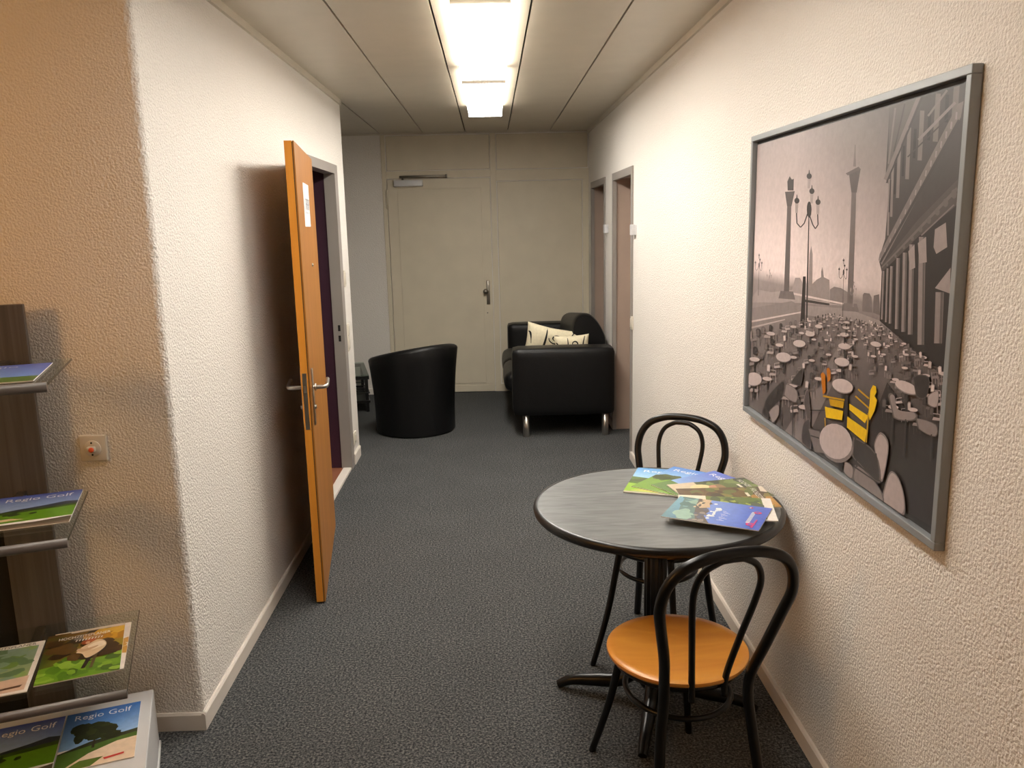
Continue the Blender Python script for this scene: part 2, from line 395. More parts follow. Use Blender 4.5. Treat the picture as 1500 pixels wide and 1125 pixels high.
# paper notice
sTL = LM.inverted() @ hit(443, 267, A, LN); sBR = LM.inverted() @ hit(458, 336, A, LN); sTR = LM.inverted() @ hit(455, 277.5, A, LN)
sBL = LM.inverted() @ hit(447.3, 332, A, LN)
nx0, nx1 = sTL.x, sTL.x+min(.30, max(.2, sTR.x-sTL.x)); nz1, nz0 = sTL.z, sBL.z; nw = (nx1-nx0)/.145
nt = MB(); nt.box((nx0, -.0012, nz0), (nx1, 0, nz1), LM); note = nt.build('paper_notice', M_paper, leaf)
nk = MB()
gx = [nx0+(.018+k*.025)*nw for k in range(5)]
rects = []
for k, x in enumerate(gx):                                           # grey block capitals, too blurred in the photo to spell
    z0, z1 = nz0+.075, nz0+.125+(.02 if k == 0 else 0)
    rects += [(x, z0, x+.005*nw, z1)]
    if k != 0: rects += [(x+.012*nw, z0, x+.017*nw, z1), (x, z1-.006, x+.017*nw, z1), (x, (z0+z1)/2-.003, x+.017*nw, (z0+z1)/2+.003)]
for k in range(3): rects.append((nx0+(.03+k*.036)*nw, nz0+.058, nx0+(.04+k*.036)*nw, nz0+.066))
for r_ in rects: nk.box((r_[0], -.0016, r_[1]), (r_[2], -.0011, r_[3]), LM)
nk.build('lettering', M_ink, leaf)

# ------------------------------------------------------------------ door_2 and panelled partition in the back wall
def strip(mb, x0, x1, z0, z1, t, y=YB): mb.box((x0, y-t, z0), (x1, y, z1))
def panel(name, x0, x1, z0, z1, t, par, mat=M_part, y=YB, r=.004):
    p = MB(); p.bbox((x0, y-t, z0), (x1, y+.001, z1), r, 2, None, False); return p.build(name, mat, par)
# partition frame boards round door and panels
ph = struct(empty('wall_partition', (0, YB, 0)))
for nm, q in (('post', (-1.02, -.98, 0, 2.488)), ('post', (.012, .066, 0, 2.488)), ('rail', (-.98, .012, 2.088, 2.155)), ('rail', (.066, XR, 2.05, 2.15)), ('rail', (.066, XR, 0, .075)), ('post', (.893, XR, .075, 2.05))):
    panel(nm, *q, .012, ph, r=.002)
panel('panel', -.97, -.053+.06, 2.163, 2.480, .007, ph); panel('panel', .074, .942, 2.158, 2.480, .007, ph); panel('panel', .074, .885, .083, 2.042, .007, ph)
d2 = struct(empty('door_2', (-.48, YB, 0)), 'closed cream painted door with closer at the corridor end', 'door')
lf2 = MB(); lf2.bbox((-.974, YB-.018, .006), (.005, YB-.002, 2.08), .002, 1, None, False); leaf2 = lf2.build('door_leaf', M_part, d2)
panel('inner_panel', -.879, -.08, .09, 1.99, .006, leaf2, y=YB-.018, r=.003)
ks = MB(); ks.bbox((-.974, YB-.023, .006), (.005, YB-.018, .07), .0015, 1, None, False); ks.build('kick_board', M_part, leaf2)
hp = MB(); hp.bbox((-.055, YB-.028, .872), (-.022, YB-.018, 1.105), .003, 2); hp.build('handle_plate', M_chromed, leaf2)
kn = MB(); kn.tube([(-.04, YB-.025, 1.005), (-.04, YB-.06, 1.005)], .010, 12)
kn.lathe([(.006, -.02), (.018, -.016), (.026, -.004), (.026, .004), (.018, .014), (.004, .018)], 24, Matrix.Translation((-.062, YB-.075, 1.003)) @ Matrix.Rotation(PI/2, 4, 'X'))
kn.tube([(-.04, YB-.058, 1.005), (-.062, YB-.068, 1.003)], .009, 10); kn.build('knob', M_chromed, leaf2)
kh = MB(); kh.lathe([(.006, 0), (.006, .006)], 12, Matrix.Translation((-.05, YB-.018, .79)) @ Matrix.Rotation(PI/2, 4, 'X')); kh.build('keyhole', M_chromed, leaf2)
for z0 in (1.81, .25):
    hg = MB(); hg.box((-.992, YB-.024, z0), (-.972, YB-.012, z0+.175)); hg.tube([(-.978, YB-.028, z0), (-.978, YB-.028, z0+.175)], .008, 10); hg.build('hinge', M_part, d2)
cb = MB(); cb.bbox((-.905, YB-.068, 2.013), (-.632, YB-.018, 2.072), .006, 2); clo = cb.build('door_closer', M_alu, d2)
ca = MB(); ca.bbox((-.85, YB-.06, 2.092), (-.40, YB-.03, 2.112), .003, 1); ca.tube([(-.82, YB-.045, 2.07), (-.82, YB-.045, 2.1)], .01, 10)
ca.bbox((-.415, YB-.062, 2.085), (-.40, YB-.012, 2.118), .002, 1); ca.build('closer_arm', M_chromed, d2)

# ------------------------------------------------------------------ door_3, door_4 recessed in the right wall
for n_, (y0, y1, zt) in ((3, DR[0]), (4, DR[1])):
    d = struct(empty('door_%d' % n_, (XR, (y0+y1)/2, 0)), ['grey framed doorway on the right wall beside the sofa arm', 'grey framed doorway on the right wall behind the sofa'][n_-3], 'door')
    fm = MB(); fw = .052
    fm.box((XR-.01, y0-.035, 0), (XR+.02, y0+fw-.03, zt-.045)); fm.box((XR-.01, y1-fw+.03, 0), (XR+.02, y1+.02, zt-.045)); fm.box((XR-.01, y0-.035, zt-.045), (XR+.02, y1+.02, zt+.008))
    fm.build('door_frame', M_frame, d)
    rv = MB(); rv.box((XR+.02, y0, 0), (XR+.20, y0+.012, zt)); rv.box((XR+.02, y1-.012, 0), (XR+.20, y1, zt)); rv.box((XR+.02, y0, zt-.03), (XR+.20, y1, zt)); rv.build('reveal', M_reveal, d)
    lf_ = MB(); lf_.bbox((XR+.18, y0+.012, .006), (XR+.215, y1-.012, zt-.03), .003, 1, None, False); lo = lf_.build('door_leaf', M_reveal, d)
    hh = MB(); hh.bbox((XR+.172, y0+.06, .93), (XR+.18, y0+.1, 1.13), .003, 1); hh.tube([(XR+.175, y0+.08, 1.05), (XR+.135, y0+.08, 1.05), (XR+.13, y0+.2, 1.05)], .009, 10); hh.build('handle', M_chrome, lo)

# ------------------------------------------------------------------ ceiling lights
for n_, (y0, y1, lab) in enumerate(((3.335, 4.765, 'lit fluorescent ceiling light whose end is over the table'), (4.875, 6.335, 'lit fluorescent ceiling light before the cream end door'), (1.575, 3.03, 'lit fluorescent ceiling light over the framed picture'))):
    xc = -.0165; hw = .128
    L = tag(empty('ceiling_light', (xc, (y0+y1)/2, ZC)), lab, 'ceiling light', 'fluorescent lights in a row on the corridor ceiling')
    hs = MB(); hs.box((xc-hw+.012, y0+.006, 2.462), (xc+hw-.012, y1-.006, ZC)); hs.build('housing', M_white, L)
    df = MB(); df.box((xc-hw+.012, y0+.004, 2.420), (xc+hw-.012, y1-.004, 2.4215)); df.build('diffuser', M_ldown3 if n_ == 2 else M_ldown, L)
    for sx in (-1, 1):
        sd = MB(); a = (xc+sx*(hw-.011), 2.4205); b = (xc+sx*(hw-.002), 2.463)
        sd.add([(a[0], y0+.004, a[1]), (a[0], y1-.004, a[1]), (b[0], y1-.004, b[1]), (b[0], y0+.004, b[1])], [(0,1,2,3)]); sd.build('side_diffuser', M_lside3 if n_ == 2 else M_lside, L)
    for ye, s in ((y0, 1), (y1, -1)):
        ec = MB(); a, b = sorted((ye, ye+s*.004)); ec.box((xc-hw+.006, a, 2.4200), (xc+hw-.006, b, 2.462)); ec.build('end_cap', M_white if (n_ == 1 and s > 0) else (M_lside3 if n_ == 2 else M_lside), L)

# warm globe pendant in the front room
GP = Vector((-2.35, .55, 2.02))
L = tag(empty('globe_pendant', (GP.x, GP.y, ZC)), 'warm glass globe pendant lamp in the front room', 'pendant lamp')
b_ = MB(); b_.lathe([(.05, -.03), (.055, -.025), (.055, 0)], 32, Matrix.Translation((GP.x, GP.y, ZC))); b_.build('ceiling_rose', M_white, L)
b_ = MB(); b_.tube([(GP.x, GP.y, GP.z+.2), (GP.x, GP.y, ZC-.02)], .004, 8); b_.build('cable', M_blackpl, L)
s_ = MB(); s_.lathe([(.22*math.sin(PI*k/20)+.001, -.22*math.cos(PI*k/20)) for k in range(21)], 40, Matrix.Translation(GP)); s_.build('globe', emit('warm_glass', (1, .50, .15), WARM_W), L)

# ------------------------------------------------------------------ framed picture on the right wall
PXF = XR-.024                                   # front of the frame
def pw(px, py, x=PXF): return hit(px, py, (x, 0, 0), (1, 0, 0))
py1, py0, pz1, pz0 = 3.007, 1.642, 1.930, .943     # far, near, top, bottom
pic = tag(empty('framed_picture', (XR, (py0+py1)/2, pz0)), 'large sepia picture of cafe chairs in a thin silver frame on the wall', 'picture')
fr_ = MB(); fw = .019
def bar(mb, y0, y1, z0, z1): mb.bbox((PXF, y0, z0), (XR-.001, y1, z1), .002, 2, None, False)
for nm, q in (('frame_bar', (py0, py1, pz1-fw, pz1)), ('frame_bar', (py0, py1, pz0, pz0+fw)), ('frame_bar', (py0, py0+fw, pz0+fw, pz1-fw)), ('frame_bar', (py1-fw, py1, pz0+fw, pz1-fw))):
    b_ = MB(); bar(b_, *q); b_.build(nm, M_pic, pic)
bk = MB(); bk.box((XR-.006, py0+fw, pz0+fw), (XR-.001, py1-fw, pz1-fw)); bk.build('backing', M_blackpl, pic)
# the print: flat drawn shapes on one sheet
PRX = XR-.0085
g0, g1, h0, h1 = py0+fw+.003, py1-fw-.007, pz0+fw+.004, pz1-fw-.012
PR = MB(); layer = [0]
def pc(px, py):
    q = hit(px, py, (PRX, 0, 0), (1, 0, 0)); return min(max(q.y, g0), g1), min(max(q.z, h0), h1)
def poly(pts, col, up=True):
    if up: layer[0] += 1
    x = PRX-.0000025*layer[0]-.0003
    q = [pc(*p) for p in pts]; q = [(x, a, b) for a, b in q]
    PR.add(q, [tuple(range(len(q)))], col if isinstance(col[0], tuple) else lin(col))
def line(a, b, w0, w1, col):
    d = Vector((b[0]-a[0], b[1]-a[1])); n = Vector((-d.y, d.x)).normalized()
    poly([(a[0]+n.x*w0/2, a[1]+n.y*w0/2), (b[0]+n.x*w1/2, b[1]+n.y*w1/2), (b[0]-n.x*w1/2, b[1]-n.y*w1/2), (a[0]-n.x*w0/2, a[1]-n.y*w0/2)], col)
def ell(cx, cy, rx, ry, col, tilt=0, n=20):
    c_, s_ = math.cos(tilt), math.sin(tilt)
    poly([(cx+rx*math.cos(t)*c_-ry*math.sin(t)*s_, cy+rx*math.cos(t)*s_+ry*math.sin(t)*c_) for t in [2*PI*k/n for k in range(n)]], col)
def sep(v, w_=1.0): return (v*1.0, v*.925, v*.915)
# sheet with tonal gradient (sky over plaza)
gy, gz = 28, 24; grid = []; cols = []
for j in range(gz+1):
    for i in range(gy+1):
        y = g1+(g0-g1)*i/gy; z = h1+(h0-h1)*j/gz; u_, v_ = i/gy, j/gz
        if v_ < .5:
            base = 168+72*min(1, v_/.40)**1.0 - 150*max(0, u_-.28)**1.0*(1-.9*v_) - 20*max(0, .22-u_)
        else:
            base = 158-128*(v_-.5)**.8*(.7+.6*u_)-26*u_
        grid.append((PRX, y, z)); cols.append(lin(sep(max(40, min(240, base)))))
for j in range(gz):
    for i in range(gy):
        q = [j*(gy+1)+i, j*(gy+1)+i+1, (j+1)*(gy+1)+i+1, (j+1)*(gy+1)+i]
        PR.add([grid[k] for k in q], [(0,1,2,3)], tuple(cols[k] for k in q))
# far skyline
poly([(1092,432),(1110,424),(1130,428),(1160,425),(1165,407),(1172,407),(1176,415),(1180,410),(1184,424),(1215,426),(1241,430),(1241,448),(1180,444),(1092,440)], sep(165))
poly([(1184,430),(1186,372),(1188.5,360),(1190.5,372),(1190,416),(1196,410),(1203,406),(1203,398),(1204.5,391),(1206,398),(1207,406),(1215,410),(1216,442),(1184,440)], sep(148))
poly([(1216,424),(1222,420),(1232,422),(1242,428),(1242,448),(1216,444)], sep(132))
poly([(1264,432),(1266,429),(1274,430),(1277,436),(1278,458),(1263,456)], sep(118)); poly([(1280,433),(1288,431),(1289,462),(1279,458)], sep(112))
poly([(1092,440),(1160,446),(1241,452),(1290,470),(1290,476),(1092,448)], sep(150))
poly([(1092,448),(1160,441),(1180,452),(1170,457),(1092,467)], sep(140))
line((1096,469),(1175,457), 3, 2, sep(200)); line((1096,478),(1150,468), 3, 1.5, sep(178))
line((1162,430),(1240,446), 3, 2.5, sep(205)); line((1175,440),(1215,446), 4, 3, sep(70))
# two tall columns
for (a, b, c_, d, cap, col) in (((1153.3,302),(1159.3,302),(1156,428),(1148.4,428), [(1150,281),(1164.4,280),(1159.6,302),(1153,302)], sep(104)),
                               ((1247.6,282),(1254.4,282),(1249.4,446),(1241,446), [(1244,256),(1261,247),(1255,282),(1247.4,282)], sep(112))):
    poly([a, b, c_, d], col); poly(cap, sep(92))
    poly([(d[0]-5, d[1]-2), (c_[0]+6, c_[1]-1), (c_[0]+9, c_[1]+11), (d[0]-8, d[1]+9)], sep(118))
poly([(1154,279),(1153.5,266),(1157,258),(1160,263),(1163,262),(1162.5,279)], sep(74))
poly([(1239,254),(1258,244),(1261,248),(1242,257)], sep(100)); line((1252,244),(1253,212), 4, 1.5, sep(118))
# street lamps
def lamp(px, py0_, py1_, s, col):
    line((px, py0_), (px-s*4, py1_), s*1.0, s*2.6, col)
    for dx, dy in ((0, -40), (4, -18), (-18, -4), (13, -2)):
        cx, cy = px+dx*s, py0_+dy*s
        line((cx, cy), (cx-.6*s, cy+17*s), 5.0*s, 3.6*s, sep(165)); ell(cx, cy-1*s, 3.8*s, 4.2*s, col, n=12); line((cx, cy-4*s), (cx, cy-10*s), 2*s, .8*s, col)
        if dx not in (0, 4):
            pts = [(cx-.6*s, cy+17*s), (cx, cy+32*s), (cx+(px-cx)*.3, cy+38*s), (cx+(px-cx)*.6, cy+32*s), (px-1*s, cy+14*s)]
            for p, q in zip(pts[:-1], pts[1:]): line(p, q, 1.6*s, 1.6*s, col)
    ell(px, py0_+8*s, 3.5*s, 12*s, col, n=14)
lamp(1185.5, 299, 480, 1.0, sep(58)); line((1178.5,405),(1175.5,480), 4, 7, sep(50))
lamp(1236, 396, 466, .36, sep(88)); lamp(1112.2, 386, 433, .3, sep(100)); lamp(1251, 424, 450, .25, sep(150)); lamp(1127.5, 404, 432, .2, sep(165))
# palace on the right
poly([(1304,150),(1340,138),(1420,110),(1420,200),(1400,560),(1374,545),(1289,470),(1292,398),(1287.5,380),(1297,350),(1303,272),(1297.5,262)], sep(66))
poly([(1304,150),(1347,137),(1322,200),(1297.5,262),(1301,240)], sep(92))
for k in range(7):                                               # upper loggia piers
    t = k/6; x = 1303+t*t*82+t*18; yt = 262-t*150; yb = 345-t*165
    line((x, yt), (x-2-t*3, yb), 2.5+6*t, 2.5+6*t, sep(128-16*t))
line((1297,263),(1346,140), 5, 7, sep(120)); line((1299,268),(1352,140), 2, 3, sep(52))
poly([(1287.5,380),(1289,372),(1404,152),(1412,148),(1408,172),(1292,388)], sep(118)); line((1290,384),(1406,176), 3, 5, sep(62))
poly([(1292,398),(1291,390),(1345,322),(1404,262),(1402,300),(1350,345)], sep(80)); line((1292,392),(1403,276), 2, 5, sep(104))
poly([(1292,400),(1346,346),(1403,300),(1398,540),(1374,540),(1289,470)], sep(44))
for x, yt, yb, w_ in ((1294.7,397,468,3), (1300.6,393,472,3), (1306.5,390,474,4), (1316,378,482,5), (1326,370,486,6), (1336,358,490,7), (1351.5,347,505,10), (1377,428,503,12)):
    line((x, yt), (x-2.5, yb), w_, w_*.95, sep(132)); line((x+w_*.28, yt), (x+w_*.28-2.5, yb), w_*.3, w_*.3, sep(90))
for p in ([(1331,368),(1340,358),(1341,392),(1333,396)], [(1345,356),(1357,347),(1358,384),(1347,386)], [(1370,336),(1386,326),(1388,362),(1372,372),(1368,362)]): poly(p, sep(150))
poly([(1370,422),(1393,392),(1392,430)], sep(150))
# plaza paving stripe and shadows
poly([(1150,640),(1178,660),(1240,520),(1262,470),(1252,468),(1226,512)], sep(126)); poly([(1262,660),(1300,560),(1330,600),(1380,640),(1378,780),(1330,750)], sep(54))
# extra facade relief: upper windows, balustrade ticks, arches between the piers
for k in range(6):
    t = (k+.5)/6; x = 1303+t*t*82+t*18; yt = 262-t*150; line((x, yt+14), (x-2, yt+62-8*t), 1.6+4*t, 1.6+4*t, sep(40))
for k in range(16):
    t = k/15; x = 1290+t*112; y = 378-t*214; line((x, y), (x-1, y+5+6*t), 1+1.6*t, 1+1.6*t, sep(148))
for k in range(9):
    t = k/8; x = 1300+t*98; y = 388-t*104; ell(x, y, 1.4+3*t, 2.2+5*t, sep(100), 0, 8)
for a, b, w_, v in (((1346,205),(1400,150),4,132), ((1330,230),(1394,168),2,60), ((1312,158),(1302,240),2.5,116), ((1326,152),(1310,222),2,70), ((1360,170),(1388,132),3,120), ((1398,300),(1350,345),2,120)):
    line(a, b, w_, w_, sep(v))
# rows of tables and chairs
rng = random.Random(5)
def pchair(x, y, s, dirx, col, seatcol):
    d = dirx; lw = max(.45, .75*s)
    for dx in (.5, -7): line((x+dx*s*d, y+1*s), (x+dx*s*d+.3*s, y+13*s), lw, lw*.8, col)
    for dx in (5, -3): line((x+dx*s*d, y-1*s), (x+dx*s*d+.2*s, y+10*s), lw*.8, lw*.7, col)
    poly([(x+.5*s*d, y-1*s), (x-8*s*d, y+.5*s), (x-7*s*d, y+3.5*s), (x+2*s*d, y+2.5*s)], seatcol)
    poly([(x, y-11*s), (x+2.5*s*d, y-13*s), (x+5*s*d, y-12*s), (x+5.5*s*d, y-3*s), (x+1*s*d, y-2*s)], col)
    poly([(x+.9*s*d, y-10.4*s), (x+2.6*s*d, y-11.8*s), (x+4.2*s*d, y-11*s), (x+4.6*s*d, y-4*s), (x+1.6*s*d, y-3.4*s)], tuple(min(255, c*1.25) for c in col))
    line((x+1*s*d, y-5*s), (x-7*s*d, y-4*s), lw, lw, seatcol); line((x-7*s*d, y-4*s), (x-7*s*d, y+1*s), lw*.8, lw*.8, seatcol)
items = []
for row, (xa, ya, xb, yb) in enumerate(((1215,462,1096,500), (1222,462,1098,530), (1228,464,1104,570), (1234,466,1136,596), (1240,467,1170,600), (1246,468,1212,600), (1254,470,1246,580), (1260,471,1300,600), (1266,472,1340,620), (1274,472,1372,612), (1282,474,1384,590), (1290,478,1388,560))):
    for k in range(15):
        t = (k/14)**1.6; x = xa+(xb-xa)*t; y = ya+(yb-ya)*t; s_ = .26+1.0*t
        if x > 1198 and x < 1296 and y > 548: continue
        items.append((y, x+rng.uniform(-2, 2), s_, k, row))
for y, x, s_, k, row in sorted(items):
    v = rng.choice((52, 64, 78, 96, 150, 168)); pchair(x, y, s_, rng.choice((-1, 1)), sep(v), sep(rng.choice((104, 140, 168, 186))))
    if (k+row) % 3 == 0: line((x+8*s_, y-2*s_), (x+8*s_, y+11*s_), 1.4*s_, 1.2*s_, sep(60)); ell(x+8*s_, y-2.5*s_, 6*s_, 2.5*s_, sep(140), .12); ell(x+8*s_, y-3*s_, 6*s_, 2.4*s_, sep(194), .12)
for cx, cy, rx, ry, tl in ((1173.2,503,9,5,.1), (1150,523,11,6.7,.12), (1106,555,12,9.5,.1), (1189,489,7,3.5,.1), (1202,478,5.6,2.5,.1), (1239.6,507,9,4.3,.12), (1236,530,11,6,.15),
                          (1286,504,8,3.5,.2), (1239.6,490,6.4,2.8,.1), (1242,480,5,2,.1), (1243,472,4,1.6,.1), (1237,565,15.6,9.6,.3), (1331,567,18,7.5,.42)):
    line((cx, cy+ry*.5), (cx, cy+ry*.5+rx*1.9), rx*.22, rx*.2, sep(56)); ell(cx, cy+rx*.1, rx, ry, sep(132), tl); ell(cx, cy, rx, ry, sep(192), tl)
# bigger chairs in the foreground
for pts, v in (([(1118,610),(1122,588),(1135,570),(1152,556),(1150,580),(1132,600),(1126,616)], 58), ([(1153,562),(1170,572),(1168,590),(1150,578)], 140), ([(1160,562),(1176,540),(1179,545),(1174,566)], 62),
               ([(1128,604),(1142,592),(1143,608),(1133,620)], 150), ([(1180,590),(1183,573),(1187,573),(1190,612),(1186,622)], 84), ([(1177,650),(1178,624),(1185,614),(1189,618),(1190,662)], 72),
               ([(1285,664),(1284,648),(1293,633),(1305,652),(1296,705),(1290,690)], 176), ([(1296,738),(1302,702),(1310,690),(1322,705),(1329,735),(1325,756)], 176),
               ([(1252,640),(1286,664),(1292,708),(1262,680),(1250,665)], 62), ([(1252,705),(1258,680),(1290,712),(1298,736),(1280,730)], 132), ([(1240,676),(1252,684),(1250,702),(1238,690)], 150),
               ([(1304,580),(1312,578),(1318,600),(1345,605),(1343,616),(1312,612)], 140), ([(1344,612),(1375,622),(1374,640),(1348,628)], 132), ([(1362,580),(1378,572),(1376,596),(1362,592)], 168), ([(1340,552),(1364,552),(1360,582),(1345,580)], 50)):
    cyc = [(*p, 0) for p in pts]; sp_ = smooth_path([cyc[-1]]+cyc+[cyc[0]], 4)[4:-4]; out_ = [(p.x, p.y) for p in sp_]
    gx_ = sum(p[0] for p in out_)/len(out_); gy_ = sum(p[1] for p in out_)/len(out_)
    poly(out_, sep(v*.72 if v > 120 else v*1.6)); poly([(gx_+(p[0]-gx_)*.88, gy_+(p[1]-gy_)*.90) for p in out_], sep(v))
for a, b, wd in (((1189,601),(1212,601),2.2), ((1190,628),(1204,630),2), ((1192,652),(1214,656),2.2), ((1252,682),(1290,708),2.2), ((1256,678),(1294,706),2.2), ((1286,664),(1290,705),2.6), ((1256,640),(1258,684),2), ((1272,612),(1270,668),2), ((1310,612),(1308,650),2), ((1330,614),(1326,668),2), ((1368,636),(1366,676),2), ((1120,600),(1118,620),1.6), ((1164,590),(1163,640),1.6), ((1146,600),(1145,632),1.6)):
    line(a, b, wd, wd*.8, sep(64))
poly([(1187,628),(1203,632),(1213,664),(1196,662)], sep(120)); line((1190,638),(1210,644), 1.8, 1.8, sep(60))
# the four yellow chairs
YL, YD, OR = (232, 190, 16), (196, 152, 12), (188, 112, 22)
poly([(1205,548),(1208,545),(1211.5,549),(1212,574),(1208,578)], OR); poly([(1213.5,540),(1217,538),(1219.5,545),(1219,556),(1215,560)], OR)
poly([(1217,584),(1239,588),(1238,598),(1219,594)], YD); poly([(1211,595.5),(1238,602),(1236,615.5),(1212.5,611.5)], YL); line((1208,580),(1240,586), 2.4, 2.4, YD)
poly([(1247,591),(1275,609),(1270,620),(1247,600)], YL); poly([(1244,610),(1273,630),(1270,648),(1241,624)], YL); line((1260,570),(1276,584), 2.2, 2.2, YD); line((1256,580),(1276,598), 2.2, 2.2, YD)
poly([(1278,572),(1282,564),(1286,566),(1287,574),(1284,580),(1288,586),(1284,602),(1277,616),(1275,606),(1277,590)], YL); line((1275,605),(1272,648), 2, 1.6, YD); line((1211,612),(1212,632), 1.4, 1.2, YD)
line((1243,578),(1241,630), 5, 4.5, sep(48)); ell(1237, 566.5, 15.6, 9.6, sep(132), .3); ell(1237, 565, 15.6, 9.6, sep(196), .3)
line((1236,664),(1233,700), 6, 6, sep(50)); ell(1228.5, 651, 23, 28, sep(126), -.5); ell(1227, 646.5, 23, 27, sep(190), -.5)
PR.build('print', M_print, pic)

# ------------------------------------------------------------------ cafe table
TC = Vector((.53, 2.63, 0)); TZ = .722
T = tag(empty('cafe_table', TC), 'round grey laminate cafe table with black rim and pedestal', 'table')
TM = Matrix.Translation(TC)
t_ = MB(); t_.lathe([(.10, TZ-.026), (.395, TZ-.026), (.396, TZ), ], 96, TM, False); TT = t_.build('tabletop', M_lam, T)
e_ = MB(); ring = []
prof = [(.395, -.030), (.404, -.029), (.410, -.022), (.412, -.012), (.410, -.004), (.405, .0005), (.3958, .0012), (.3955, -.02)]
n = 96; vs_ = []; fs = []
for r_, z_ in prof:
    for k in range(n): vs_.append(TM @ Vector((r_*math.cos(2*PI*k/n), r_*math.sin(2*PI*k/n), TZ+z_)))
for i in range(len(prof)):
    j = (i+1) % len(prof)
    for k in range(n): fs.append((i*n+k, i*n+(k+1) % n, j*n+(k+1) % n, j*n+k))
e_.add(vs_, fs, None, True); e_.build('edge_band', M_blackpl, TT, 50)
c_ = MB(); c_.lathe([(.036, .10), (.036, .66)], 96, TM, True, 12, .09); c_.build('column', M_black, T)
c_ = MB(); c_.lathe([(.055, .655), (.11, .675), (.16, .688), (.16, .696)], 40, TM); c_.build('top_plate', M_black, T, 40)
c_ = MB(); c_.lathe([(.05, .06), (.058, .075), (.058, .11), (.046, .125)], 32, TM); c_.build('hub', M_black, T, 40)
for k in range(4):
    an = math.radians(163)+k*PI/2; d = Vector((math.cos(an), math.sin(an), 0))
    pts = smooth_path([TC+d*.03+Vector((0,0,.10)), TC+d*.075+Vector((0,0,.088)), TC+d*.125+Vector((0,0,.058)), TC+d*.20+Vector((0,0,.048)), TC+d*.29+Vector((0,0,.036)), TC+d*.343+Vector((0,0,.012))], 6)
    rs = [.024-.010*max(0, (i/len(pts)-.55))/.45 for i in range(len(pts))]
    f_ = MB(); f_.tube(pts, rs, 14); f_.build('foot', M_black, T, 60)

# ------------------------------------------------------------------ bistro chairs
def bistro_chair(c, ang, label):
    u = Vector((math.sin(ang), math.cos(ang), 0)); v = Vector((u.y, -u.x, 0)); c = Vector((*c, 0))
    P = lambda a, b, z: c+u*a+v*b+Vector((0,0,z))
    R = tag(empty('bistro_chair', c), label, 'chair', 'bentwood style chairs at the cafe table')
    M = Matrix(((u.x, -v.x, 0, c.x), (u.y, -v.y, 0, c.y), (0, 0, 1, 0), (0, 0, 0, 1)))
    s = MB(); s.lathe([(.02, .443), (.185, .443), (.196, .446), (.199, .452), (.198, .458), (.190, .462), (.17, .4615), (.10, .455), (.03, .453)], 64, M); s.build('seat', M_seat, R, 50)
    g = MB(); g.tube([P(.172*math.cos(t), .172*math.sin(t), .431) for t in [2*PI*k/48 for k in range(48)]], .011, 10, closed=True); g.build('seat_ring', M_black, R)
    half = [(-.236, .166, 0), (-.215, .152, .12), (-.185, .134, .30), (-.205, .124, .40), (-.2, .124, .46), (-.222, .144, .56), (-.252, .168, .66), (-.272, .181, .725), (-.286, .170, .785), (-.297, .138, .828), (-.304, .085, .852), (-.306, .03, .860)]
    half[3] = (-.178, .124, .39); half[4] = (-.186, .126, .46)
    path = [P(*q) for q in half] + [P(a, -b, z) for a, b, z in reversed(half)]
    h = MB(); h.tube(smooth_path(path, 6), .0145, 14); h.build('back_hoop', M_black, R)
    half = [(-.186, .047, .405), (-.190, .050, .47), (-.222, .068, .59), (-.255, .086, .70), (-.274, .090, .765), (-.285, .072, .812), (-.292, .035, .836), (-.293, .012, .8395)]
    path = [P(*q) for q in half] + [P(a, -b, z) for a, b, z in reversed(half)]
    h = MB(); h.tube(smooth_path(path, 6), .009, 12); h.build('inner_hoop', M_black, R)
    for sg in (1, -1):
        l = MB(); pts = smooth_path([P(.145, .098*sg, .436), P(.158, .108*sg, .36), P(.185, .126*sg, .22), P(.215, .148*sg, .10), P(.243, .168*sg, 0)], 5)
        l.tube(pts, [.0135-.003*i/len(pts) for i in range(len(pts))], 12); l.build('leg', M_black, R)
    g = MB(); g.tube([P(.158*math.cos(t)-.005, .145*math.sin(t), .335) for t in [2*PI*k/48 for k in range(48)]], .0085, 10, closed=True); g.build('stretcher_ring', M_black, R)
    return R
bistro_chair((.498, 2.159), math.atan2(-.23, .97), 'black tube chair with orange-brown seat standing fully in view before the round table')
bistro_chair((.61, 2.995), math.radians(210), 'black tube chair with its seat pushed under the far side of the round table')

